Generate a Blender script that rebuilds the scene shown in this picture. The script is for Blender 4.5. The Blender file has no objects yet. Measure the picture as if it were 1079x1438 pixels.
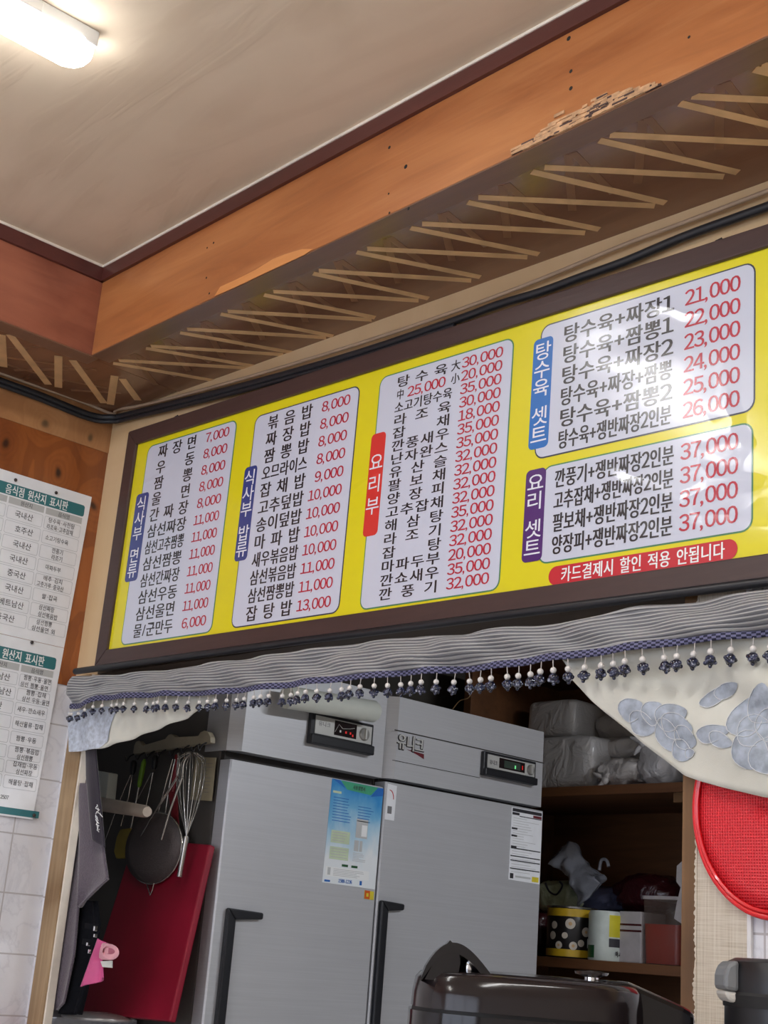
import bpy, math, random
from mathutils import Vector, Matrix, noise
random.seed(7)
C = bpy.context.scene.collection
SC = bpy.context.scene
V = Vector
PI = math.pi
# ------------------------------------------------------------------ camera
F = 1958.4                                   # focal length in pixels of the 1079x1438 frame
CAM = V((0, 0, 1.2))
def _rod(r):
    t = r.length; k = r / t
    return Matrix.Rotation(t, 3, k)
RM = _rod(V((1.15624534, 0.57403682, -0.65588943)))   # world -> camera (x right, y down, z forward)
RT = RM.transposed()
cam = bpy.data.cameras.new('camera'); camo = bpy.data.objects.new('camera', cam); C.objects.link(camo)
mw = Matrix((RM[0], -V(RM[1]), -V(RM[2]))).transposed().to_4x4(); mw.translation = CAM
camo.matrix_world = mw
cam.sensor_fit = 'VERTICAL'; cam.sensor_height = 36; cam.sensor_width = 27
cam.lens = F * 36 / 1438
cam.clip_start = 0.02
SC.camera = camo
# ------------------------------------------------------------------ world, exposure
SC.view_settings.view_transform = 'Standard'
SC.view_settings.look = 'None'
SC.view_settings.exposure = 0.12
SC.view_settings.gamma = 1.0
w = bpy.data.worlds.new('world'); SC.world = w; w.use_nodes = True
w.node_tree.nodes['Background'].inputs[0].default_value = (0.75, 0.8, 0.9, 1)
w.node_tree.nodes['Background'].inputs[1].default_value = 0.05
LAMP_STRENGTH = 26.0
ROOM_LAMP_STRENGTH = 44.0
KITCHEN_STRENGTH = 108.0
FILL_WINDOW_STRENGTH = 3.0

# ------------------------------------------------------------------ pixel of the photograph -> point of a plane in the room
def ray(px, py): return RT @ V(((px - 539.5) / F, (py - 719) / F, 1.0))
def onX(px, py, X): d = ray(px, py); return CAM + d * ((X - CAM.x) / d.x)
def onY(px, py, Y): d = ray(px, py); return CAM + d * ((Y - CAM.y) / d.y)
def onZ(px, py, Z): d = ray(px, py); return CAM + d * ((Z - CAM.z) / d.z)
XL = -3.061                                  # left wall
YC = 1.75                                    # where the back wall meets it
TH = math.radians(2.5)                       # the back wall is a little out of square
WU = V((math.cos(TH), math.sin(TH), 0)); WN = V((math.sin(TH), -math.cos(TH), 0)); WO = V((XL, YC, 0))
def Wp(u, z, d=0.0): return WO + WU * u + WN * d + V((0, 0, z))
def onW(px, py, d=0.0):
    r = ray(px, py); P0 = WO + WN * d
    return CAM + r * ((P0 - CAM).dot(WN) / r.dot(WN))
def uz(P): return (P - WO).dot(WU), P.z
def frame(o, ex, ey, ez):
    m = Matrix((ex, ey, ez)).transposed().to_4x4(); m.translation = o; return m
MW = frame(WO, WU, -WN, V((0, 0, 1)))        # local (u, into the wall, z)

# ------------------------------------------------------------------ materials
def lin(c):
    return tuple((x / 255 / 12.92 if x / 255 <= .04045 else ((x / 255 + .055) / 1.055) ** 2.4) for x in c) + (1.0,)
class NT:
    def __init__(s, name):
        s.m = bpy.data.materials.new(name); s.m.use_nodes = True
        s.t = s.m.node_tree; s.b = s.t.nodes['Principled BSDF']; s.co = None
    def n(s, typ, **kw):
        nd = s.t.nodes.new(typ)
        for k, v in kw.items():
            if k in nd.inputs.keys() if isinstance(k, str) else False: nd.inputs[k].default_value = v
            else: setattr(nd, k, v)
        return nd
    def l(s, a, b): s.t.links.new(a, b)
    def obj(s, scale=(1, 1, 1), uv=False, rot=(0, 0, 0), world=False):
        tc = s.n('ShaderNodeTexCoord'); mp = s.n('ShaderNodeMapping'); mp.inputs['Scale'].default_value = scale
        mp.inputs['Rotation'].default_value = rot
        if world:
            g = s.n('ShaderNodeNewGeometry'); s.l(g.outputs['Position'], mp.inputs[0])
        else: s.l(tc.outputs['UV' if uv else 'Object'], mp.inputs[0])
        return mp.outputs[0]
    def noise(s, vec, scale, detail=4, rough=.55, dist=0.0):
        x = s.n('ShaderNodeTexNoise'); x.inputs['Scale'].default_value = scale; x.inputs['Detail'].default_value = detail
        x.inputs['Roughness'].default_value = rough; x.inputs['Distortion'].default_value = dist
        if vec is not None: s.l(vec, x.inputs['Vector'])
        return x.outputs['Fac']
    def ramp(s, fac, stops):
        r = s.n('ShaderNodeValToRGB'); e = r.color_ramp.elements
        while len(e) < len(stops): e.new(0.5)
        for k, (p, c) in enumerate(stops): e[k].position = p; e[k].color = c if len(c) == 4 else tuple(c) + (1,)
        s.l(fac, r.inputs[0]); return r.outputs[0]
    def mix(s, fac, a, b, mode='MIX'):
        x = s.n('ShaderNodeMix'); x.data_type = 'RGBA'; x.blend_type = mode
        if hasattr(fac, 'links'): s.l(fac, x.inputs[0])
        else: x.inputs[0].default_value = fac
        for v, i in ((a, 6), (b, 7)):
            if hasattr(v, 'links'): s.l(v, x.inputs[i])
            else: x.inputs[i].default_value = v
        return x.outputs[2]
    def math(s, op, a, b=None):
        x = s.n('ShaderNodeMath'); x.operation = op
        for v, i in ((a, 0), (b, 1)):
            if v is None: continue
            if hasattr(v, 'links'): s.l(v, x.inputs[i])
            else: x.inputs[i].default_value = v
        return x.outputs[0]
    def bump(s, h, strength=.3, dist=.01):
        b = s.n('ShaderNodeBump'); b.inputs['Strength'].default_value = strength; b.inputs['Distance'].default_value = dist
        s.l(h, b.inputs['Height']); s.l(b.outputs[0], s.b.inputs['Normal'])
    def col(s, c):
        if hasattr(c, 'links'): s.l(c, s.b.inputs['Base Color'])
        else: s.b.inputs['Base Color'].default_value = c
    def set(s, **k):
        for a, v in k.items(): s.b.inputs[a.replace('_', ' ')].default_value = v
        return s
def plain(name, rgb, rough=.5, metal=0, var=.08, scale=20, coat=0, bump=0, spec=.5):
    t = NT(name); c = lin(rgb)
    v = t.noise(t.obj(), scale, 3)
    d = tuple(x * (1 - var * 1.5) for x in c[:3]) + (1,); e = tuple(min(1, x * (1 + var)) for x in c[:3]) + (1,)
    t.col(t.ramp(v, [(.3, d), (.7, e)]))
    t.set(Roughness=rough, Metallic=metal, Coat_Weight=coat, Specular_IOR_Level=spec)
    if bump: t.bump(t.noise(t.obj(), scale * 2, 4), bump, .004)
    return t.m
def wood(name, dark, mid, light, scale=(1.2, 14, 14), rough=.4, knots=0, rot=(0, 0, 0), coat=.2, knotcol=(60, 30, 18), blotch=.5, at=()):
    t = NT(name); o = t.obj(scale, rot=rot)
    g = t.noise(o, 1.6, 7, .62, 1.2)
    big = t.noise(t.obj((.6, 2.2, 2.2), rot=rot), 1.7, 3, .5, .8)
    c = t.ramp(g, [(.25, lin(dark)), (.5, lin(mid)), (.78, lin(light))])
    c2 = t.ramp(big, [(.3, lin(dark)), (.65, lin(light))])
    c = t.mix(blotch, c, c2)
    if knots:
        v = t.n('ShaderNodeTexVoronoi'); v.inputs['Scale'].default_value = knots
        mp = t.obj((1, 1, 1.0), rot=rot); nz = t.n('ShaderNodeTexNoise'); nz.inputs['Scale'].default_value = 3
        t.l(mp, nz.inputs['Vector']); wv = t.mix(.12, mp, nz.outputs['Color'])
        t.l(wv, v.inputs['Vector'])
        ring = t.math('SINE', t.math('MULTIPLY', v.outputs['Distance'], 60))
        fall = t.math('SUBTRACT', 1, t.math('MULTIPLY', v.outputs['Distance'], 3.6)); fall.node.use_clamp = True
        c = t.mix(t.math('MULTIPLY', t.math('MULTIPLY', fall, .5), t.math('ADD', .6, t.math('MULTIPLY', ring, .4))), c, lin(dark))
        k = t.ramp(v.outputs['Distance'], [(.03, (1, 1, 1)), (.065, (0, 0, 0))])
        c = t.mix(k, c, lin(knotcol))
    if at:
        g2 = t.n('ShaderNodeNewGeometry'); nz = t.n('ShaderNodeTexNoise'); nz.inputs['Scale'].default_value = 9; t.l(g2.outputs['Position'], nz.inputs['Vector'])
        wp = t.mix(.05, g2.outputs['Position'], nz.outputs['Color'], 'ADD'); d = None
        for p in at:
            vs = t.n('ShaderNodeVectorMath'); vs.operation = 'SUBTRACT'; t.l(wp, vs.inputs[0]); vs.inputs[1].default_value = tuple(c_ + .025 for c_ in p)
            vm = t.n('ShaderNodeVectorMath'); vm.operation = 'MULTIPLY'; t.l(vs.outputs[0], vm.inputs[0]); vm.inputs[1].default_value = (0, 1, .72)
            ln = t.n('ShaderNodeVectorMath'); ln.operation = 'LENGTH'; t.l(vm.outputs[0], ln.inputs[0])
            d = ln.outputs['Value'] if d is None else t.math('MINIMUM', d, ln.outputs['Value'])
        ring = t.math('SINE', t.math('MULTIPLY', d, 640)); fall = t.math('SUBTRACT', 1, t.math('MULTIPLY', d, 16)); fall.node.use_clamp = True
        c = t.mix(t.math('MULTIPLY', fall, t.math('ADD', .3, t.math('MULTIPLY', ring, .12))), c, lin(dark))
        flame = t.math('SINE', t.math('ADD', t.math('MULTIPLY', d, 62), t.math('MULTIPLY', big, 7)))
        c = t.mix(t.math('MULTIPLY', t.ramp(flame, [(.45, (0, 0, 0)), (.7, (1, 1, 1))]), .36), c, lin(dark))
        c = t.mix(t.ramp(d, [(.006, (1, 1, 1)), (.011, (0, 0, 0))]), c, lin(knotcol))
    t.col(c); t.set(Roughness=rough, Coat_Weight=coat, Coat_Roughness=.25)
    t.bump(g, .12, .004)
    return t.m
def emit(name, rgb, strength):
    t = NT(name); t.set(Emission_Color=lin(rgb), Emission_Strength=strength); t.col(lin(rgb)); return t.m
M = {}
# ceiling paper: cream with faint yellowed stains and long shallow wrinkles
t = NT('ceiling_paper'); o = t.obj((1, 1, 1)); n1 = t.noise(o, 1.3, 4); n2 = t.noise(t.obj((1, 5, 1), rot=(0, 0, .5)), 1.2, 3, .5, 2.0)
t.col(t.mix(t.ramp(n2, [(.45, (0, 0, 0)), (.8, (.6, .6, .6))]), t.ramp(n1, [(.3, lin((214, 198, 174))), (.7, lin((230, 214, 191)))]), lin((198, 178, 153))))
t.set(Roughness=.85); t.bump(t.ramp(n2, [(.55, (0, 0, 0)), (.6, (1, 1, 1))]), .08, .004); M['ceiling'] = t.m
M['fascia'] = wood('varnished_plywood', (128, 66, 32), (176, 104, 54), (206, 142, 88), scale=(1.2, 9, 12), rough=.32, coat=.35)
M['fascia_left'] = wood('red_plywood', (104, 54, 42), (148, 84, 64), (176, 110, 84), scale=(7, 1.0, 9), rough=.35, coat=.3)
M['molding'] = wood('dark_molding', (70, 34, 32), (88, 44, 40), (100, 52, 46), rough=.4)
M['soffit'] = wood('brown_soffit', (98, 64, 46), (118, 80, 58), (136, 96, 70), scale=(1, 10, 10), rough=.22, coat=.5)
M['soffit_edge'] = wood('soffit_edging', (96, 66, 48), (112, 80, 60), (126, 92, 70), rough=.35)
M['patch'] = wood('patch_plywood', (190, 120, 62), (214, 146, 84), (226, 160, 100), scale=(1.2, 9, 12), rough=.5, coat=0)
M['splinter'] = plain('splintered_wood', (206, 164, 124), .8, var=.25, scale=60)
M['tape'] = plain('old_tape', (212, 174, 126), .45, var=.12)
M['strip_faint'] = plain('faint_strip', (130, 92, 64), .3, var=.1)
M['caulk'] = plain('caulk', (235, 226, 214), .6)
KNOTS = [(XL, 1.563, 2.414), (XL, 1.691, 2.425), (XL, 1.4675, 2.330), (XL, 1.621, 2.302), (XL, 1.73, 2.24), (XL, 1.78, 1.86), (XL, 1.30, 2.36)]
M['pine'] = wood('knotty_pine', (96, 46, 24), (158, 86, 38), (182, 108, 54), scale=(1, 6, 1.2), rough=.33, coat=.4, at=KNOTS)
M['pine_pale'] = wood('pale_pine', (150, 100, 62), (186, 134, 88), (204, 156, 110), scale=(1, 6, 1.2), rough=.35, coat=.3, knotcol=(110, 84, 58), at=KNOTS)
M['plywood_pale'] = wood('pale_plywood', (206, 172, 126), (220, 190, 146), (228, 202, 162), scale=(5, 5, 1), rough=.5, coat=0, blotch=.6)
M['worn_trim'] = wood('worn_trim', (112, 84, 56), (164, 134, 98), (196, 172, 138), scale=(30, 30, 1.5), rough=.7, coat=0)
M['trim_edge'] = plain('pale_trim_edge', (232, 222, 208), .6)
M['bare_wood'] = wood('bare_post', (84, 58, 36), (116, 84, 52), (142, 106, 68), scale=(18, 18, 1), rough=.6, coat=0)
M['shelf_wood'] = wood('shelf_wood', (72, 44, 26), (104, 66, 38), (130, 86, 52), scale=(1.2, 14, 14), rough=.6, coat=0)
# white marble tile with grey joints (joints placed in object space: y / z)
def tile(name, ax, ay, wv, hv, ox, oz, joint=.0035):
    t = NT(name); tc = t.n('ShaderNodeNewGeometry'); sp = t.n('ShaderNodeSeparateXYZ'); t.l(tc.outputs['Position'], sp.inputs[0])
    a = t.math('FRACT', t.math('DIVIDE', t.math('SUBTRACT', sp.outputs[ax], ox), wv))
    b = t.math('FRACT', t.math('DIVIDE', t.math('SUBTRACT', sp.outputs[ay], oz), hv))
    ja = t.math('LESS_THAN', a, joint / wv); jb = t.math('LESS_THAN', b, joint / hv); j = t.math('MAXIMUM', ja, jb)
    nz = t.noise(t.obj((1, 1, 1)), 5, 6, .6, 1.5)
    c = t.ramp(nz, [(.3, lin((234, 235, 240))), (.47, lin((224, 224, 230))), (.5, lin((200, 200, 208))), (.53, lin((226, 226, 232))), (.75, lin((238, 239, 243)))])
    base = t.mix(.55, c, lin((233, 233, 238)))
    t.col(t.mix(j, base, lin((190, 186, 188)))); t.set(Roughness=.25, Coat_Weight=.2)
    t.bump(t.math('SUBTRACT', 1, j), .3, .002)
    return t.m
M['tile_left'] = tile('marble_tile_left', 1, 2, .30, .1345, 1.645, 1.003)
M['tile_back'] = tile('marble_tile_back', 0, 2, .30, .1345, -1.16, 1.27)
# hessian wallpaper
t = NT('hessian_paper'); o1 = t.obj((420, 420, 5)); o2 = t.obj((9, 9, 420)); a = t.noise(o1, 1.5, 3); b = t.noise(o2, 1.5, 3)
mixv = t.math('MULTIPLY', t.math('ADD', a, b), .5)
t.col(t.ramp(mixv, [(.34, lin((184, 170, 150))), (.5, lin((210, 199, 182))), (.62, lin((220, 211, 196)))])); t.set(Roughness=.85); t.bump(mixv, .4, .002); M['hessian'] = t.m
M['white_bead'] = plain('white_corner_bead', (238, 236, 236), .4)
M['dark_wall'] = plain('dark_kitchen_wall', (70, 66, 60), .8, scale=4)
M['floor'] = plain('floor_tile', (206, 198, 188), .45, scale=3)
M['room_wall'] = plain('room_wall', (226, 220, 210), .7, scale=2)
M['red_ledge'] = plain('red_ledge', (140, 28, 26), .4)
M['cable_dark'] = plain('black_cable', (34, 36, 42), .45)
M['cable_pale'] = plain('dusty_conduit', (176, 152, 128), .55)
M['frame_brown'] = wood('dark_frame', (58, 40, 38), (68, 48, 46), (78, 56, 52), scale=(2, 40, 40), rough=.45, coat=.1)
# glossy printed vinyl: every print colour shares one wrinkled clear surface
def vinyl(name, rgb, rough=.17):
    t = NT(name); t.col(lin(rgb)); t.set(Roughness=.4, Coat_Weight=1.0, Coat_Roughness=rough, Specular_IOR_Level=.4)
    o = t.obj((1, 1, 1), world=True)
    a = t.noise(t.obj((1.6, 1.6, 3.2), world=True, rot=(0, .5, 0)), 1.2, 2, .4, .4)
    f = t.noise(o, 60, 3)
    v = t.n('ShaderNodeTexVoronoi'); v.feature = 'DISTANCE_TO_EDGE'; v.inputs['Scale'].default_value = 2.8
    mp = t.obj((1, 1, 1.7), world=True, rot=(0, .6, 0)); nn = t.n('ShaderNodeTexNoise'); nn.inputs['Scale'].default_value = 4
    t.l(mp, nn.inputs['Vector']); t.l(t.mix(.14, mp, nn.outputs['Color']), v.inputs['Vector'])
    cr = t.ramp(v.outputs['Distance'], [(0, (1, 1, 1)), (.05, (0, 0, 0))])
    h = t.math('ADD', t.math('MULTIPLY', a, 1.0), t.math('ADD', t.math('MULTIPLY', f, .006), t.math('MULTIPLY', t.math('MULTIPLY', cr, t.ramp(t.noise(t.obj((1, 1, 1), world=True), 2.2, 1), [(.48, (0, 0, 0)), (.62, (1, 1, 1))])), .16)))
    bp = t.n('ShaderNodeBump'); bp.inputs['Strength'].default_value = .5; bp.inputs['Distance'].default_value = .03
    t.l(h, bp.inputs['Height']); t.l(bp.outputs[0], t.b.inputs['Coat Normal'])
    return t.m
M['v_yellow'] = vinyl('vinyl_yellow', (232, 220, 22)); M['v_white'] = vinyl('vinyl_pale', (210, 215, 232))
M['v_black'] = vinyl('vinyl_black', (34, 32, 40)); M['v_red'] = vinyl('vinyl_crimson', (190, 34, 60))
M['v_green'] = vinyl('vinyl_green', (74, 136, 92)); M['v_dark'] = vinyl('vinyl_dark_line', (48, 58, 78))
M['v_navy'] = vinyl('vinyl_navy', (50, 66, 138)); M['v_blue'] = vinyl('vinyl_blue', (24, 112, 196))
M['v_scarlet'] = vinyl('vinyl_scarlet', (220, 52, 48)); M['v_purple'] = vinyl('vinyl_purple', (78, 34, 116)); M['v_pill'] = vinyl('vinyl_pill', (204, 34, 50))
M['v_tabtext'] = vinyl('vinyl_tab_text', (236, 240, 250))
M['poster'] = plain('poster_paper', (244, 246, 250), .35, var=.03); M['teal'] = plain('teal_print', (58, 122, 128), .35, var=.04)
M['grey_print'] = plain('grey_print', (196, 198, 198), .4, var=.03); M['line_print'] = plain('cell_line', (206, 210, 214), .4, var=.02)
M['ink'] = plain('marker_ink', (52, 50, 56), .5); M['grey_ink'] = plain('grey_ink', (120, 120, 122), .5); M['white_ink'] = plain('white_ink', (246, 248, 248), .4, var=.01)
M['pin'] = plain('pin_head', (60, 52, 50), .4)
# brushed stainless steel
def steel(name, rgb, rough=.36, rot=0, metal=.75):
    t = NT(name); s = t.noise(t.obj((3, 3, 260)), 1.2, 3); b = t.noise(t.obj((1, 1, 1)), 3, 3)
    c = lin(rgb); d = tuple(x * .88 for x in c[:3]) + (1,)
    t.col(t.ramp(t.math('ADD', t.math('MULTIPLY', s, .6), t.math('MULTIPLY', b, .4)), [(.3, d), (.7, c)]))
    t.set(Roughness=rough, Metallic=metal); t.bump(s, .06, .001)
    return t.m
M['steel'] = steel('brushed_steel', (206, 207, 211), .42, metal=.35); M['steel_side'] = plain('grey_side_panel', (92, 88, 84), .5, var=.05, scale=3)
M['black_plastic'] = plain('black_plastic', (30, 31, 36), .4, var=.05); M['gap'] = plain('door_gasket', (46, 42, 40), .7)
M['panel_silver'] = plain('silver_plate', (208, 208, 204), .35, .3, var=.03); M['lcd'] = plain('dark_display', (34, 24, 26), .15); M['lcd_green'] = plain('green_display', (62, 74, 66), .2)
M['knob_metal'] = plain('knob', (170, 168, 164), .3, .7)
M['led_red'] = emit('red_led', (190, 30, 26), .5); M['led_green'] = emit('green_led', (110, 220, 140), .6)
M['chrome'] = plain('chrome', (226, 226, 228), .12, 1.0, var=.02); M['dark_red'] = plain('maroon', (110, 34, 44), .35)
M['wire'] = plain('steel_wire', (186, 182, 176), .25, .9); M['mesh_grey'] = plain('strainer_mesh', (88, 80, 80), .55, .3, bump=.3, scale=150)
M['beige'] = plain('beige_rail', (170, 162, 142), .5); M['green'] = plain('lime_plastic', (112, 156, 40), .4); M['mustard'] = plain('mustard_silicone', (148, 130, 44), .5)
M['red_handle'] = plain('dark_red_handle', (128, 22, 34), .4); M['board_red'] = plain('red_cutting_board', (142, 14, 42), .42, var=.1, scale=5, bump=.05)
M['pinwood'] = plain('pale_rolling_pin', (206, 192, 176), .5, var=.06); M['white_plastic'] = plain('white_plastic', (216, 220, 212), .45, var=.03)
M['note'] = plain('cream_note', (170, 158, 130), .8)
def terry(name, rgb, b=.6):
    t = NT(name); nz = t.noise(t.obj((1, 1, 1)), 420, 2); c = lin(rgb); d = tuple(x * .62 for x in c[:3]) + (1,)
    t.col(t.ramp(nz, [(.35, d), (.65, c)])); t.set(Roughness=.95, Sheen_Weight=.4); t.bump(nz, b, .003); return t.m
M['towel'] = terry('grey_towel', (102, 92, 104)); M['apron'] = terry('plum_cloth', (42, 34, 50), .2); M['black_cloth'] = plain('black_cloth', (17, 18, 24), .9, var=.15, scale=200, spec=.15)
M['pink'] = plain('pink_rubber', (206, 84, 140), .45, var=.1); M['pink_pale'] = plain('pale_pink_lining', (228, 166, 176), .6)
M['lid'] = plain('pot_lid_steel', (206, 204, 202), .25, .5, var=.03); M['counter'] = plain('steel_counter', (196, 198, 206), .4, .3)
# plastic film
def film(name, rgb, alpha=.7, rough=.25):
    t = NT(name); nz = t.noise(t.obj((1, 1, 1)), 12, 4, .6, 1.0)
    t.col(lin(rgb)); t.set(Roughness=rough, Alpha=alpha, Coat_Weight=.5, Coat_Roughness=.15); t.bump(nz, .8, .02); return t.m
M['foam_wrap'] = film('wrapped_foam', (206, 204, 204), 1.0, .4); M['clear_bag'] = film('clear_bag', (222, 222, 226), .8, .15); M['grey_bag'] = film('milky_bag', (196, 192, 190), 1.0, .35)
M['film'] = film('thin_clear_bag', (196, 200, 212), .55, .2); M['blue_film'] = film('bluish_bag', (110, 116, 150), .9, .3); M['green_bag'] = film('pale_green_bag', (196, 206, 172), 1.0, .4); M['dark_bag'] = film('dark_red_bag', (74, 24, 30), 1.0, .3)
M['tin_black'] = plain('black_tin_print', (32, 28, 28), .35); M['tin_yellow'] = plain('yellow_tin_print', (214, 176, 44), .35); M['mushroom'] = plain('mushroom_print', (214, 204, 190), .4)
M['tin_white'] = plain('white_can_print', (206, 214, 206), .35); M['can_yellow'] = plain('yellow_can_print', (216, 204, 48), .35); M['can_green'] = plain('green_can_print', (44, 92, 56), .35)
M['tub'] = film('cloudy_tub', (140, 122, 112), .28, .35); M['sauce'] = plain('red_sauce', (178, 42, 20), .5); M['carton'] = plain('white_carton', (190, 184, 184), .6)
M['gloss_black'] = plain('gloss_black', (24, 21, 23), .12, var=.05, coat=.1, spec=.35); M['gloss_brown'] = plain('gloss_dark_brown', (36, 30, 31), .14, coat=.0, var=.05, spec=.35); M['seam'] = plain('seam_black', (10, 10, 11), .6)
M['jug_black'] = plain('jug_black', (17, 17, 20), .35, var=.05); M['cuff_inside'] = plain('cuff_inside', (176, 96, 116), .7); M['lintel'] = wood('dark_lintel', (48, 38, 30), (62, 50, 40), (76, 62, 50), scale=(2, 20, 20), rough=.7, coat=0)
M['pot_grey'] = plain('grey_plastic', (120, 122, 124), .4); M['pot_pale'] = plain('pale_grey_plastic', (196, 192, 184), .4)
# satin striped valance (uv: x along the length, y across)
t = NT('striped_satin'); o = t.obj((1, 1, 1), uv=True); sp = t.n('ShaderNodeSeparateXYZ'); t.l(o, sp.inputs[0])
wob = t.noise(t.obj((6, 1, 1), uv=True), 2.0, 3)
s = t.math('SINE', t.math('MULTIPLY', t.math('ADD', sp.outputs[1], t.math('MULTIPLY', wob, .06)), 2 * PI * 11)); s2 = t.math('SINE', t.math('MULTIPLY', sp.outputs[1], 2 * PI * 23))
k = t.math('ADD', t.math('MULTIPLY', s, .32), t.math('ADD', .5, t.math('MULTIPLY', s2, .14)))
t.col(t.ramp(k, [(.12, lin((80, 82, 88))), (.5, lin((132, 133, 138))), (.9, lin((196, 195, 193)))])); t.set(Roughness=.4, Sheen_Weight=.3, Specular_IOR_Level=.5)
t.bump(t.math('ADD', k, t.math('MULTIPLY', t.noise(t.obj((40, 3, 1), uv=True), 1.5, 3), .6)), .5, .006); M['valance'] = t.m
t = NT('braid_weave'); o = t.obj((1, 1, 1), uv=True); ck = t.n('ShaderNodeTexChecker'); ck.inputs['Scale'].default_value = 1.0
mp = t.obj((300, 4, 1), uv=True); t.l(mp, ck.inputs['Vector']); ck.inputs[1].default_value = lin((26, 28, 58)); ck.inputs[2].default_value = lin((112, 112, 146))
t.col(ck.outputs[0]); t.set(Roughness=.7); t.bump(ck.outputs[1], .5, .003); M['braid'] = t.m
M['bead_white'] = plain('pearl_bead', (226, 222, 218), .2, coat=.5); M['thread'] = plain('thread', (190, 184, 180), .6)
t = NT('cut_glass_bead'); nz = t.noise(t.obj((1, 1, 1)), 160, 2); t.col(t.ramp(nz, [(.40, lin((16, 18, 34))), (.56, lin((54, 60, 90))), (.7, lin((186, 190, 206)))])); t.set(Roughness=.15, Coat_Weight=.6); M['bead_dark'] = t.m
t = NT('cream_cloth'); nz = t.noise(t.obj((1, 1, 1)), 7, 4); wv = t.noise(t.obj((1, 1, 1)), 420, 2)
t.col(t.ramp(nz, [(.3, lin((202, 201, 190))), (.7, lin((222, 221, 210)))])); t.set(Roughness=.6, Sheen_Weight=.3); t.bump(wv, .12, .002); M['cream'] = t.m
M['petal'] = plain('blue_grey_petal', (170, 179, 192), .55, var=.22, scale=60); M['petal_line'] = plain('white_petal_thread', (222, 224, 226), .6)
M['silver_lace'] = plain('silver_lace', (198, 206, 220), .45, var=.2, scale=90, bump=.4)
# red woven sieve
t = NT('red_mesh'); g = t.n('ShaderNodeTexCoord'); sp = t.n('ShaderNodeSeparateXYZ'); t.l(g.outputs['Object'], sp.inputs[0])
a = t.math('SINE', t.math('MULTIPLY', sp.outputs[0], 1400)); b = t.math('SINE', t.math('MULTIPLY', sp.outputs[2], 1400)); h = t.math('MAXIMUM', a, b)
t.col(t.ramp(h, [(0.2, lin((216, 26, 40))), (.9, lin((244, 58, 68)))])); t.set(Roughness=.35); t.bump(h, .5, .002); M['red_mesh'] = t.m
M['red_plastic'] = plain('red_plastic', (232, 22, 34), .25, var=.04, coat=.3)
M['lamp_white'] = plain('lamp_housing', (226, 228, 228), .4, var=.02)
M['lamp_glow'] = emit('lamp_diffuser', (250, 250, 250), LAMP_STRENGTH); M['lamp_glow_room'] = emit('room_lamp_diffuser', (250, 250, 250), ROOM_LAMP_STRENGTH); M['lamp_glow_kitchen'] = emit('kitchen_diffuser', (244, 248, 255), KITCHEN_STRENGTH)
M['fill_window_glow'] = emit('fill_window_pane', (226, 236, 255), FILL_WINDOW_STRENGTH); M['fill_window_frame'] = plain('fill_window_frame', (206, 204, 200), .4)

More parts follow.
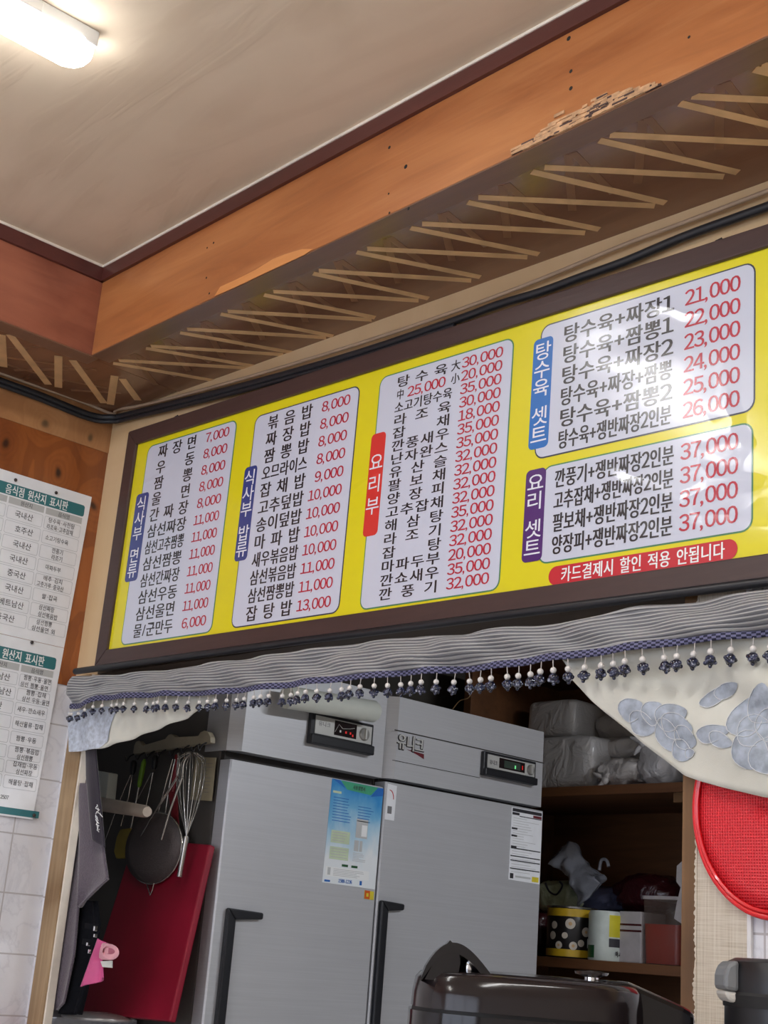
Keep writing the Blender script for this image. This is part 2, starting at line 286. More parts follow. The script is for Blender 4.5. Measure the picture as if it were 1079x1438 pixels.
# ------------------------------------------------------------------ mesh helpers
class MB:
    def __init__(s): s.v = []; s.f = []; s.m = []; s.uv = []; s.has_uv = False
    def add(s, vs, fs, mat=0, X=None, uv=None):
        k = len(s.v)
        s.v += [(X @ V(p)) if X is not None else V(p) for p in vs]
        for i, f in enumerate(fs):
            s.f.append([a + k for a in f]); s.m.append(mat)
            if uv: s.uv.append([uv[a] for a in f]); s.has_uv = True
            else: s.uv.append([(0, 0)] * len(f))
        return s
    def box(s, x0, x1, y0, y1, z0, z1, mat=0, X=None):
        vs = [(x, y, z) for x in (x0, x1) for y in (y0, y1) for z in (z0, z1)]
        return s.add(vs, [(0, 1, 3, 2), (4, 6, 7, 5), (0, 4, 5, 1), (2, 3, 7, 6), (0, 2, 6, 4), (1, 5, 7, 3)], mat, X)
    def prism(s, pts, e, mat=0, X=None):          # closed polygon pts swept by vector e
        n = len(pts); e = V(e); a = [V(p) for p in pts]
        return s.add(a + [p + e for p in a], [tuple(range(n))[::-1], tuple(range(n, 2 * n))] + [(i, (i + 1) % n, n + (i + 1) % n, n + i) for i in range(n)], mat, X)
    def tube(s, path, r, n=8, mat=0, X=None, closed=False, cap=True):
        P = [V(p) for p in path]; m = len(P); vs = []; up = None
        for i, p in enumerate(P):
            a = P[(i - 1) % m] if (i or closed) else p; b = P[(i + 1) % m] if (i < m - 1 or closed) else p
            d = (b - a).normalized()
            if up is None: up = d.orthogonal().normalized()
            up = (up - d * up.dot(d)).normalized(); q = d.cross(up); rr = r[i] if isinstance(r, (list, tuple)) else r
            vs += [p + up * (math.cos(2 * PI * k / n) * rr) + q * (math.sin(2 * PI * k / n) * rr) for k in range(n)]
        fs = [(i * n + k, i * n + (k + 1) % n, ((i + 1) % m) * n + (k + 1) % n, ((i + 1) % m) * n + k) for i in range(m if closed else m - 1) for k in range(n)]
        if cap and not closed: fs += [tuple(range(n))[::-1], tuple(range((m - 1) * n, m * n))]
        return s.add(vs, fs, mat, X)
    def lathe(s, prof, n=24, mat=0, X=None, sx=1, sy=1):  # profile (r, z) about z
        vs = []; m = len(prof)
        for r, z in prof: vs += [(math.cos(2 * PI * k / n) * r * sx, math.sin(2 * PI * k / n) * r * sy, z) for k in range(n)]
        fs = [(i * n + k, i * n + (k + 1) % n, (i + 1) * n + (k + 1) % n, (i + 1) * n + k) for i in range(m - 1) for k in range(n)]
        if prof[0][0] > 1e-6: fs.append(tuple(range(n))[::-1])
        if prof[-1][0] > 1e-6: fs.append(tuple(range((m - 1) * n, m * n)))
        return s.add(vs, fs, mat, X)
    def ball(s, c, r, mat=0, n=12, m=8, X=None):
        rx, ry, rz = r if isinstance(r, (tuple, list)) else (r, r, r)
        T = Matrix.Translation(V(c)) @ Matrix.Diagonal((rx, ry, rz, 1))
        if X is not None: T = X @ T
        return s.lathe([(math.sin(PI * i / m), -math.cos(PI * i / m)) for i in range(m + 1)], n, mat, T)
    def grid(s, fn, nu, nv, mat=0, X=None, closed_u=False):
        vs = []; uv = []
        for j in range(nv + 1):
            for i in range(nu + 1): vs.append(fn(i / nu, j / nv)); uv.append((i / nu, j / nv))
        fs = [(j * (nu + 1) + i, j * (nu + 1) + i + 1, (j + 1) * (nu + 1) + i + 1, (j + 1) * (nu + 1) + i) for j in range(nv) for i in range(nu)]
        return s.add(vs, fs, mat, X, uv)
WORLD = {}
def put(name, mb, mats, parent=None, origin=None, smooth=None, bevel=0, solid=0, subsurf=0):
    mats = mats if isinstance(mats, (list, tuple)) else [mats]
    if origin is None:
        if parent is not None: origin = WORLD[parent.name]
        else:
            xs = [p.x for p in mb.v]; ys = [p.y for p in mb.v]; zs = [p.z for p in mb.v]
            origin = V(((min(xs) + max(xs)) / 2, (min(ys) + max(ys)) / 2, min(zs)))
    origin = V(origin)
    me = bpy.data.meshes.new(name); me.from_pydata([tuple(p - origin) for p in mb.v], [], mb.f)
    for m in mats: me.materials.append(M[m])
    me.polygons.foreach_set('material_index', mb.m)
    if mb.has_uv:
        u = me.uv_layers.new(name='UVMap'); k = 0
        for fu in mb.uv:
            for c in fu: u.data[k].uv = c; k += 1
    if smooth is not None:
        me.polygons.foreach_set('use_smooth', [True] * len(me.polygons)); me.set_sharp_from_angle(angle=math.radians(smooth))
    me.update()
    o = bpy.data.objects.new(name, me); C.objects.link(o)
    if parent is not None:
        o.parent = parent; o.location = origin - WORLD[parent.name]
    else: o.location = origin
    WORLD[o.name] = origin
    if bevel:
        b = o.modifiers.new('bevel', 'BEVEL'); b.width = bevel; b.segments = 2; b.limit_method = 'ANGLE'
    if solid:
        b = o.modifiers.new('solid', 'SOLIDIFY'); b.thickness = solid; b.offset = 0
    if subsurf:
        b = o.modifiers.new('sub', 'SUBSURF'); b.levels = subsurf; b.render_levels = subsurf
    return o
def thing(name, label, cat, loc, group=None):
    o = bpy.data.objects.new(name, None); o.empty_display_size = .05; C.objects.link(o); o.location = loc; WORLD[o.name] = V(loc)
    return tag(o, label, cat, group)
def tag(o, label, cat, group=None):
    o['label'] = label; o['category'] = cat
    if group: o['group'] = group
    return o
def struct(o, label, cat): o['kind'] = 'structure'; return tag(o, label, cat)
def copy_tree(o, loc, parent=None):
    c = o.copy(); C.objects.link(c)
    if parent is not None: c.parent = parent
    else: c.location = loc; WORLD[c.name] = V(loc)
    for ch in o.children: copy_tree(ch, None, c)
    return c
def resample(P, n):
    P = [V(p) for p in P]; L = [0]
    for a, b in zip(P, P[1:]): L.append(L[-1] + (b - a).length)
    out = []
    for i in range(n + 1):
        t = L[-1] * i / n; k = 0
        while k < len(P) - 2 and L[k + 1] < t: k += 1
        s = (t - L[k]) / max(1e-9, L[k + 1] - L[k]); out.append(P[k].lerp(P[k + 1], s))
    return out
def smoothpath(P, n):
    P = [V(p) for p in P]; out = []
    for i in range(len(P) - 1):
        p0 = P[max(i - 1, 0)]; p1 = P[i]; p2 = P[i + 1]; p3 = P[min(i + 2, len(P) - 1)]
        for k in range(n):
            t = k / n; out.append(.5 * ((2 * p1) + (p2 - p0) * t + (2 * p0 - 5 * p1 + 4 * p2 - p3) * t * t + (3 * p1 - p0 - 3 * p2 + p3) * t ** 3))
    return out + [P[-1]]
def rrect(x0, x1, y0, y1, r, n=5):
    pts = []
    for cx, cy, a in ((x1 - r, y1 - r, 0), (x0 + r, y1 - r, 90), (x0 + r, y0 + r, 180), (x1 - r, y0 + r, 270)):
        pts += [(cx + r * math.cos(math.radians(a + 90 * k / n)), cy + r * math.sin(math.radians(a + 90 * k / n))) for k in range(n + 1)]
    return pts
# lettering: glyph outlines of the built-in font as flat meshes
_G = {}
def glyph(s, bold=.012):
    k = (s, bold)
    if k not in _G:
        c = bpy.data.curves.new('t', 'FONT'); c.body = s; c.size = 1; c.offset = bold; c.resolution_u = 3
        o = bpy.data.objects.new('t', c); C.objects.link(o)
        me = bpy.data.meshes.new_from_object(o.evaluated_get(bpy.context.evaluated_depsgraph_get()))
        _G[k] = ([(p.co.x, p.co.y) for p in me.vertices], [tuple(p.vertices) for p in me.polygons])
        bpy.data.objects.remove(o); bpy.data.curves.remove(c); bpy.data.meshes.remove(me)
    return _G[k]
FULL = {ord(str(d)): 0xFF10 + d for d in range(10)}
ADV = lambda ch: .30 if ch in ',.' else .5 if ch in '-·' else .62 if ch in '0123456789+' else .46 if ch in '/ ' else 1.0
def text(mb, s, x0, x1, yc, em, X, off=0, mat=0, bold=.022, mid=.37):
    """string s set from x0 to x1, its middle on yc, in the x/y plane of X; each glyph in its own cell"""
    unit = (x1 - x0) / sum(ADV(c) for c in s); x = x0
    for ch in s:
        a = ADV(ch) * unit
        if ch != ' ':
            vs, fs = glyph(ch.translate(FULL), min(bold, .006))
            lo = min(p[0] for p in vs); hi = max(p[0] for p in vs)
            if ch in '0123456789+': k = unit * 1.02 / .92 * (1 if ch != '+' else .95); gx = x + a / 2 - (lo + hi) / 2 * k
            elif ch in ',.-·/': k = em * .9; gx = x + a * (.30 if ch == ',' else .5) - (lo + hi) / 2 * k
            else: k = unit * .98 / .92; gx = x + a / 2 - .46 * k
            dy = .345 if ch in '0123456789,.-' else mid
            e2 = em
            for sh in ((-1, 0, 1) if bold > .012 else (0,)):      # heavier strokes: the outline repeated a hair to each side
                mb.add([(gx + p[0] * k + sh * (bold - .006) * em * .9, yc + (p[1] - dy) * e2, off + (sh + 1) * 5e-5) for p in vs], fs, mat, X)
        x += a
def spaced(mb, s, x0, x1, yc, em, X, off=0, mat=0, bold=.030, mid=.37, cw=None):
    n = len(s); w = cw or .9 * em
    if n * w * 1.02 >= x1 - x0 or '+' in s or '/' in s: return text(mb, s, x0, x1, yc, em, X, off, mat, bold, mid)
    for i, ch in enumerate(s):
        xa = x0 + (x1 - x0 - w) * (i / (n - 1) if n > 1 else 0)
        text(mb, ch, xa, xa + w, yc, em, X, off, mat, bold, mid)
def flat(mb, pts, X, off, mat=0): mb.add([(x, y, off) for x, y in pts], [tuple(range(len(pts)))], mat, X)

# ================================================================== the setting
ZC = 2.73; ZS = 2.5                          # main ceiling, soffit underside
FX, FY = -2.757, 1.496                       # faces of the two fascia boards
RX, RY = 1.6, -3.2                           # far sides of the dining room
o = put('floor', MB().box(-3.75, RX, RY, 4.3, -.1, 0), 'floor'); struct(o, 'tiled floor of the restaurant', 'floor')
o = put('ceiling', MB().box(XL, RX, RY, 1.95, ZC, ZC + .05), 'ceiling'); struct(o, 'cream papered ceiling with the long white lamp', 'ceiling')
# left wall: tile below, knotty pine above, a paler pine plank at the top
mb = MB().box(XL - .1, XL, RY, YC, 0, 1.776, 1).box(XL - .1, XL + .004, RY, YC, 1.776, 2.393, 0).box(XL - .1, XL + .006, RY, YC, 2.393, ZC, 2)
o = put('wall_left', mb, ['pine', 'tile_left', 'pine_pale']); struct(o, 'left wall of knotty pine boards over white marble tiles', 'wall')
o = put('wall_right', MB().box(RX, RX + .1, RY, 4.3, 0, ZC), 'room_wall'); struct(o, 'plain right wall of the dining room', 'wall')
o = put('wall_rear', MB().box(XL, RX, RY - .1, RY, 0, ZC), 'room_wall'); struct(o, 'plain rear wall of the dining room', 'wall')
# back wall with the pass-through opening (local: u, into the wall, z)
mb = MB()
mb.box(0, 4.75, 0, .12, 1.856, ZC, 0, MW)    # pale plywood above the opening
mb.box(0, .098, 0, .12, 1.80, 1.856, 0, MW); mb.box(.098, 4.75, 0, .12, 1.80, 1.856, 4, MW)   # dark lintel
mb.box(.0, .028, 0, .02, 0, 1.80, 3, MW)
mb.box(0, 1.765, 0, .12, 0, .90, 3, MW)      # below the opening
mb.box(1.88, 4.75, 0, .12, 0, 1.80, 3, MW)
o = put('wall_back', mb, ['plywood_pale', 'hessian', 'bare_wood', 'tile_back', 'lintel']); struct(o, 'pale plywood back wall around the kitchen opening, menu board on it', 'wall')
mb = MB().box(1.767, 1.7965, -.004, .11, .9, 1.80, 1, MW).box(1.7955, 1.88, -.006, .12, .9, 1.80, 0, MW)
e = random.Random(3)                         # torn edge of the wallpaper
pts = [(1.7955, .93)] + [(1.792 + e.uniform(-.002, .002) + .0022 * noise.noise(V((i * .06, 0, 5))), .93 + i * .0029) for i in range(300)] + [(1.7955, 1.80)]
mb.prism([(a, -.0075, b) for a, b in pts], (0, .003, 0), 0, MW)
o = put('trim_1', mb, ['hessian', 'bare_wood']); struct(o, 'wooden post papered with pale hessian, torn along its left edge', 'post')
o = put('trim_2', MB().box(1.8795, 1.887, -.008, .0, .9, 1.80, 0, MW), 'white_bead', bevel=.002); struct(o, 'white corner bead between the hessian post and the tiles', 'trim')
mb = MB().box(.026, .0855, -.012, .016, .90, 1.80, 0, MW).box(.0855, .0915, -.008, .014, .90, 1.80, 1, MW)
o = put('trim_3', mb, ['worn_trim', 'trim_edge'], bevel=.002); struct(o, 'worn wooden jamb left of the kitchen opening', 'trim')
o = put('trim_4', MB().box(XL, XL + .06, RY, 1.76, .955, .985), 'red_ledge', bevel=.004); struct(o, 'red ledge under the tiles of the left wall', 'ledge')
# dropped soffit with its fascia boards
mb = MB().box(FX, RX, FY, FY + .02, ZS, 2.69)
o = put('trim_5', mb, 'fascia', bevel=.0015); struct(o, 'orange varnished plywood fascia above the menu board', 'fascia')
TF = o
mb = MB()
for px, py, r in ((799, 54, 5), (802, 100, 4), (802, 124, 4.5), (830, 152, 5), (547, 207, 4), (570, 234, 5), (547, 299, 3), (574, 293, 3.5), (300, 341, 3), (291, 348, 2.5), (294, 412, 3), (290, 390, 3), (546, 272, 2.5), (968, 52, 3)):
    p = onY(px, py, FY); rr = r * .0009
    mb.lathe([(0, 0), (rr * .5, .0008), (rr, 0)], 10, 0, frame(p, V((1, 0, 0)), V((0, 0, 1)), V((0, -1, 0))))
put('screw_hole', mb, 'seam', TF, smooth=40)
mb = MB(); e = random.Random(5)              # splintered lower edge
for i in range(420):
    a = e.random(); px = 728 + 190 * a; base = 212 - (px - 735) * .475
    py = base - abs(e.gauss(0, 1)) * (9 if .2 < a < .85 else 4)
    p = onY(px, py, FY - .0006); L = e.uniform(.004, .018); h = e.uniform(.001, .003)
    if p.z - h < ZS: p.z = ZS + h + .001
    mb.box(p.x - L, p.x + L, FY - .0025 * e.random() - .0005, FY + .001, p.z - h, p.z + h, 0 if e.random() < .82 else 1)
put('splintered_edge', mb, ['splinter', 'frame_brown'], TF)
mb = MB(); pts = [onY(px, py, FY) for px, py in ((302, 416), (310, 403), (330, 394), (360, 379), (384, 364), (402, 357), (425, 350), (440, 350), (428, 358), (372, 384), (330, 404))]
mb.prism([(p.x, FY - .0012, p.z) for p in pts], (0, .001, 0)); put('pale_patch', mb, 'patch', TF)  # paler wood polygon laid on the fascia face
o = put('trim_6', MB().box(FX - .02, FX, RY, FY + .02, ZS, 2.69), 'fascia_left', bevel=.0015); struct(o, 'reddish plywood fascia along the left wall', 'fascia')
mb = MB().box(FX - .02, RX, FY - .008, FY + .03, 2.69, ZC).box(FX - .03, FX + .008, RY, FY + .03, 2.69, ZC)
mb.v = [p for p in mb.v]
o = put('trim_7', mb, 'molding'); struct(o, 'dark brown moulding between ceiling and fascia', 'moulding')
mb = MB().box(FX + .008, RX, FY - .0105, FY - .0075, ZC - .006, ZC).box(FX + .0075, FX + .0105, RY, FY - .0075, ZC - .006, ZC)
o = put('trim_8', mb, 'caulk'); struct(o, 'thin white caulk line around the ceiling edge', 'trim')
SB = put('trim_9', MB().box(FX - .02, RX, FY + .02, 2.0, ZS + .0015, ZS + .02).box(FX + .001, RX, FY + .001, FY + .05, ZS - .003, ZS - .0002, 1), ['soffit', 'soffit_edge']); struct(SB, 'brown soffit over the menu board with zigzag strips of tape', 'soffit')
SL = put('trim_10', MB().box(XL, FX - .02, RY, FY + .26, ZS + .001, ZS + .02).box(FX - .05, FX - .001, RY, FY + .02, ZS - .0032, ZS - .0003, 1), ['soffit', 'soffit_edge']); struct(SL, 'brown soffit along the left wall with zigzag strips of tape', 'soffit')
_n = [0]
def strip(mb, a, b, w, z, mat=0):
    _n[0] += 1; lift = V((0, 0, 2.5e-5 * (_n[0] % 8)))
    d = (V(b) - V(a)).normalized(); q = V((-d.y, d.x, 0)) * w / 2; a = V(a); b = V(b); e = V((0, 0, -.0006))
    mb.prism([p + lift for p in (a - q, b - q, b + q, a + q)], e, mat)
z = ZS + .0012
mb = MB(); mf = MB()
flats = [((167, 506), (350, 517)), ((212, 486), (398, 498)), ((263, 462), (458, 474)), ((320, 437), (522, 449)), ((384, 409), (588, 422)), ((448, 380), (662, 394)), ((516, 349), (741, 361)), ((593, 314), (822, 327)), ((672, 277), (920, 289)), ((765, 235), (1017, 248)), ((857, 189), (1110, 202)), ((972, 135), (1230, 148)), ((1070, 92), (1340, 106))]
slopes = [((159, 510), (304, 535)), ((205, 489), (356, 514)), ((253, 467), (411, 495)), ((310, 441), (468, 472)), ((371, 414), (527, 446)), ((440, 384), (602, 419)), ((501, 354), (675, 389)), ((577, 320), (757, 357)), ((657, 284), (842, 322)), ((747, 241), (935, 285)), ((842, 197), (1037, 242)), ((955, 145), (1160, 194)), ((1060, 97), (1280, 150))]
mb = MB(); mf = MB()
for i, (f, g) in enumerate(zip(flats, slopes)):
    a, b = (onZ(*p, z) for p in f); strip(mb, a, b, .017, z)
    a, b2 = (onZ(*p, z) for p in g); strip(mb, a, b2, .017, z)
    if i < len(flats) - 1:
        n1 = onZ(*slopes[i + 1][0], z); m = a.lerp(n1, .55); d = n1 - a
        zf = z + .0003
        strip(mf, (m.x, m.y, zf), (m.x - d.x * .75, 1.70, zf), .015, zf)
        strip(mf, (m.x + .01, m.y, zf), (m.x - d.x * .12, 1.70, zf), .015, zf)
put('tape_zigzag', mb, 'tape', SB); put('faint_strips', mf, 'strip_faint', SB)  # second mesh: fainter strips crossing the zigzag the other way
mb = MB(); mf = MB(); z2 = ZS + .0007
for (a, b, ww) in (((2, 470), (5, 515), .030), ((14, 470), (68, 540), .026), ((82, 500), (82, 544), .026), ((102, 506), (146, 566), .024), ((161, 528), (155, 568), .022), ((172, 532), (194, 562), .020), ((-40, 448), (-20, 505), .03)):
    p = onZ(*a, z2); q = onZ(*b, z2); strip(mb, p, q, .019, z2)
for (a, b) in (((0, 490), (60, 487)), ((10, 502), (135, 519)), ((20, 520), (120, 518)), ((60, 528), (150, 545)), ((100, 548), (170, 552)), ((10, 512), (90, 535))):
    strip(mf, onZ(*a, z2 + .0003), onZ(*b, z2 + .0003), .010, z2)
put('tape_zigzag', mb, 'tape', SL); put('faint_strips', mf, 'strip_faint', SL)  # fainter strips running across the left zigzag
# added glowing window for fill light, unseen in the rear wall behind the camera
o = put('fill_window_1', MB().box(-2.6, 1.2, RY + .012, RY + .02, .75, 2.25), 'fill_window_glow'); struct(o, 'added window glowing as fill light in the unseen rear wall', 'window')
mb = MB()
for x in (-2.6, -1.33, -.07, 1.2): mb.box(x - .03, x + .03, RY + .0, RY + .05, .70, 2.30)
for z in (.72, 2.28): mb.box(-2.63, 1.23, RY + .0, RY + .05, z - .03, z + .03)
put('fill_window_frame', mb, 'fill_window_frame', o)
# kitchen shell
KX0, KY1, KZ = -3.72, 4.25, 2.5
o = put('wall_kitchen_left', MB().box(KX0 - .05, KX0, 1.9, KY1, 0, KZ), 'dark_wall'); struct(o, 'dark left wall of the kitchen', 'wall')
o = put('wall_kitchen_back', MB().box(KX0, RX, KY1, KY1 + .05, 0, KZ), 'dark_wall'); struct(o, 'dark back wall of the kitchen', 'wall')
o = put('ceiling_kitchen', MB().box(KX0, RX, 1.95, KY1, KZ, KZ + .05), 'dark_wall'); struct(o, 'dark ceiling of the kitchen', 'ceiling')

# ================================================================== lamps
def lamp(loc, glow, label, half=.595):
    t = thing('batten_lamp', label, 'lamp', loc)
    x, y, z = loc; w_ = .037
    mb = MB().box(x - w_ + .001, x + w_ - .001, y - half, y + half, z - .032, z)
    for s in (-.75, -.25, .25, .75): mb.box(x + w_ - .008, x + w_ + .004, y + s * half - .035, y + s * half + .035, z - .030, z - .008)
    put('housing', mb, 'lamp_white', t, bevel=.004)
    prof = [(-w_, -.028), (-w_, -.038)] + [(-w_ + .02 - .02 * math.cos(a), -.045 - .016 * math.sin(a)) for a in (.4, .8, 1.2, 1.57)] + [(w_ - .02 + .02 * math.sin(a), -.045 - .016 * math.cos(a)) for a in (0, .4, .8, 1.2)] + [(w_, -.038), (w_, -.028)]
    # rounded ends: shrink the outline over the last centimetres
    mb = MB(); st = [(-half, .55), (-half + .012, .84), (-half + .03, 1), (half - .03, 1), (half - .012, .84), (half, .55)]
    vs = []; n = len(prof)
    for yy, k in st: vs += [(x + a * k, y + yy, z - .002 + (b + .002) * (.6 + .4 * k)) for a, b in prof]
    fs = [(i * n + k, i * n + k + 1, (i + 1) * n + k + 1, (i + 1) * n + k) for i in range(len(st) - 1) for k in range(n - 1)] + [tuple(range(n)), tuple(range((len(st) - 1) * n, len(st) * n))[::-1]]
    mb.add(vs, fs); put('diffuser', mb, glow, t, smooth=50)
    return t
lamp((-2.005, .395, ZC), 'lamp_glow', 'long white ceiling lamp glowing at the upper left')
lamp((-.35, .395, ZC), 'lamp_glow_room', 'white ceiling lamp over the middle of the dining room')
lamp((-2.005, -1.7, ZC), 'lamp_glow_room', 'white ceiling lamp towards the rear of the dining room')
lamp((-.55, 3.05, KZ), 'lamp_glow_kitchen', 'white kitchen ceiling lamp in front of the fridges', .5)

# ================================================================== cables along the wall tops
z = ZS - .012
pale = [onX(-60, 503, XL + .014), onX(0, 524, XL + .014), onX(60, 545, XL + .014), onX(120, 566, XL + .014)] + [V((XL + .03, 1.73, 2.492))] + [onW(px, py, .016) for px, py in ((165, 575), (205, 568), (330, 535), (500, 484), (640, 437), (760, 392), (879, 343), (960, 313), (1079, 268), (1200, 220))]
o = put('cable', MB().tube(smoothpath(pale, 4), .0042, 8), 'cable_pale', smooth=60); tag(o, 'thin pale cable running along the soffit over the menu board', 'cable')
dark = [onX(-60, 512, XL + .014), onX(0, 534, XL + .014), onX(60, 556, XL + .014), onX(125, 582, XL + .016)] + [onW(158, 586, .03)] + [onW(px, py, .016) for px, py in ((185, 581), (330, 545), (500, 497), (640, 450), (700, 428), (760, 410), (820, 388), (879, 367), (960, 333), (1040, 304), (1090, 286), (1200, 245))]
o = put('cable', MB().tube(smoothpath(dark, 4), .0085, 8).tube([p + V((0, 0, -.012)) for p in smoothpath(dark[:9], 4)], .006, 8), 'cable_dark', smooth=60); tag(o, 'thick black cable sagging below the pale one under the soffit', 'cable')
p = onW(157, 587, .022)
o = put('cable_clip', MB().ball(p, .009, 0).tube([p, p + V((0, .03, 0))], .003, 6), 'beige', smooth=60); tag(o, 'small pale cable clip in the corner of the walls', 'clip')

# ================================================================== menu board
BR = math.radians(-.53)
_o = onW(183, 607, .03); BO = _o - WN * .03
BX = WU * math.cos(BR) + V((0, 0, 1)) * math.sin(BR); BY = -WU * math.sin(BR) + V((0, 0, 1)) * math.cos(BR)
MBD = frame(BO, BX, BY, WN)                  # local (along, up, out of the wall); the top left corner is 0, 0
board = thing('menu_board', 'long yellow menu board in a dark brown frame above the kitchen opening', 'menu board', BO + BX * .92 - BY * .61)
BW, BH = 1.857, .608
mb = MB()
fw = .041
def rail(pts): mb.prism([(x, y, .006) for x, y in pts], (0, 0, .030), 0, MBD)
rail([(0, 0), (fw, -fw), (BW - fw, -fw), (BW, 0)]); rail([(0, -BH), (BW, -BH), (BW - fw, -BH + fw), (fw, -BH + fw)])
rail([(0, 0), (0, -BH), (fw, -BH + fw), (fw, -fw)]); rail([(BW, 0), (BW - fw, -fw), (BW - fw, -BH + fw), (BW, -BH)])
put('frame', mb, 'frame_brown', board, bevel=.0025)
mb = MB()
for px, py in ((243, 586), (519, 500), (1006, 340)):
    P = MBD.inverted() @ onW(px, py, .03); x = P.x
    mb.tube([MBD @ V((x - .009, -.004, .02)), MBD @ V((x - .006, .008, .02)), MBD @ V((x + .004, .010, .02)), MBD @ V((x + .009, -.002, .02))], .0022, 6)
    mb.ball(MBD @ V((x, .006, .02)), .004)
put('hanging_hook', mb, 'black_plastic', board, smooth=60)
mb = MB(); mb.box(fw - .004, BW - fw + .004, -BH + fw - .004, -fw + .004, .022, .028, 0, MBD)
put('printed_sheet', mb, 'v_yellow', board)
Z0 = .028
def panel(x0, x1, y0, y1, line, rows, nx0, nx1, px0, px1, r0, r1, em, dg, cw, tab, labels):
    mb = MB(); flat(mb, rrect(x0 - .0028, x1 + .0028, y0 - .0028, y1 + .0028, .0205), MBD, Z0 + .0004, 1); flat(mb, rrect(x0, x1, y0, y1, .018), MBD, Z0 + .0008, 0)
    p = put('price_panel', mb, ['v_white', line], board); p['label'] = labels
    d = MB(); q = MB(); n = len(rows)
    for i, (nm, pr) in enumerate(rows):
        y = r0 + (r1 - r0) * i / (n - 1)
        if nm == 'SIZES':
            text(d, '中', .953, .973, y, em * .92, MBD, Z0 + .0012); text(q, '25,000', .984, 1.088, y, dg, MBD, Z0 + .0012, bold=.02)
            text(d, '小', 1.102, 1.124, y, em * .92, MBD, Z0 + .0012)
        elif nm.endswith('大'):
            spaced(d, nm[:-1], nx0, 1.092, y, em, MBD, Z0 + .0012, cw=cw); text(d, '大', 1.100, 1.124, y, em * .92, MBD, Z0 + .0012)
        else: spaced(d, nm, nx0, nx1, y, em, MBD, Z0 + .0012, cw=cw)
        xa = px0 if len(pr) > 5 else px1 - .088
        text(q, pr, xa, px1, y, dg, MBD, Z0 + .0012, bold=.02)
    put('dish_lettering', d, 'v_black', p); put('price_lettering', q, 'v_red', p)
    s, tx0, tx1, ty0, ty1, mat = tab
    mb = MB(); flat(mb, rrect(tx0, tx1, ty0, ty1, .010), MBD, Z0 + .0010, 0)
    tp = put('section_tab', mb, mat, board)
    # thin raised edge keeps the tab a solid strip of print
    l = MB()
    n = sum(.5 if ch == ' ' else 1 for ch in s); step = min(.047, (ty1 - ty0 - .016) / n); k = 0; xm = (tx0 + tx1) / 2; z1_ = (ty0 + ty1) / 2 + step * n / 2
    for ch in s:
        if ch == ' ': k += .5; continue
        text(l, ch, xm - .0205, xm + .0205, z1_ - step * (k + .5), min(.041, step * 1.05), MBD, Z0 + .0014, bold=.008); k += 1
    put('lettering', l, 'v_tabtext', tp)
D = lambda s: [tuple(x.split('|')) for x in s.split(';')]
panel(.090, .431, -.558, -.058, 'v_green', D('짜장면|7,000;우동|8,000;짬뽕|8,000;울면|8,000;간짜장|8,000;삼선짜장|11,000;삼선고추짬뽕|11,000;삼선짬뽕|11,000;삼선간짜장|11,000;삼선우동|11,000;삼선울면|11,000;물/군만두|6,000'),
      .134, .288, .3165, .409, -.0805, -.5305, .037, .031, .040, ('식사부 면류', .068, .120, -.403, -.179, 'v_navy'), 'noodle list panel, first from the left')
panel(.502, .838, -.556, -.066, 'v_dark', D('볶음밥|8,000;짜장밥|8,000;짬뽕밥|8,000;오므라이스|8,000;잡채밥|9,000;고추덮밥|10,000;송이덮밥|10,000;마파밥|10,000;새우볶음밥|10,000;삼선볶음밥|11,000;삼선짬뽕밥|11,000;잡탕밥|13,000'),
      .546, .697, .711, .814, -.0905, -.532, .037, .031, .039, ('식사부 밥류', .484, .528, -.406, -.185, 'v_navy'), 'rice list panel, second from the left')
panel(.902, 1.257, -.558, -.064, 'v_green', D('탕수육大|30,000;SIZES|20,000;소고기탕수육|35,000;라조육|30,000;잡채|18,000;깐풍새우|35,000;난자완스|35,000;유산슬|32,000;팔보채|32,000;양장피|32,000;고추잡채|32,000;해삼탕|35,000;라조기|32,000;잡탕|32,000;마파두부|20,000;깐쇼새우|35,000;깐풍기|32,000'),
      .950, 1.109, 1.129, 1.234, -.0855, -.535, .0265, .029, .038, ('요리부', .890, .932, -.408, -.187, 'v_scarlet'), 'dish list panel, third from the left')
panel(1.327, 1.771, -.3215, -.060, 'v_dark', D('탕수육+짜장1|21,000;탕수육+짬뽕1|22,000;탕수육+짜장2|23,000;탕수육+짜장+짬뽕|24,000;탕수육+짬뽕2|25,000;탕수육+쟁반짜장2인분|26,000'),
      1.377, 1.617, 1.639, 1.746, -.0895, -.2965, .039, .038, .035, ('탕수육 셋트', 1.309, 1.355, -.303, -.083, 'v_blue'), 'sweet and sour set panel, top right')
panel(1.348, 1.768, -.522, -.344, 'v_green', D('깐풍기+쟁반짜장2인분|37,000;고추잡채+쟁반짜장2인분|37,000;팔보채+쟁반짜장2인분|37,000;양장피+쟁반짜장2인분|37,000'),
      1.374, 1.624, 1.636, 1.744, -.370, -.4935, .038, .038, .035, ('요리 셋트', 1.308, 1.354, -.517, -.3425, 'v_purple'), 'dish set panel, lower right')
mb = MB(); flat(mb, rrect(1.371, 1.744, -.5665, -.5325, .0168, 8), MBD, Z0 + .0008)
p = put('notice_banner', mb, 'v_pill', board)
mb = MB(); text(mb, '카드결제시 할인 적용 안됩니다', 1.398, 1.722, -.5495, .030, MBD, Z0 + .0012, mid=.37); put('lettering', mb, 'white_ink', p)

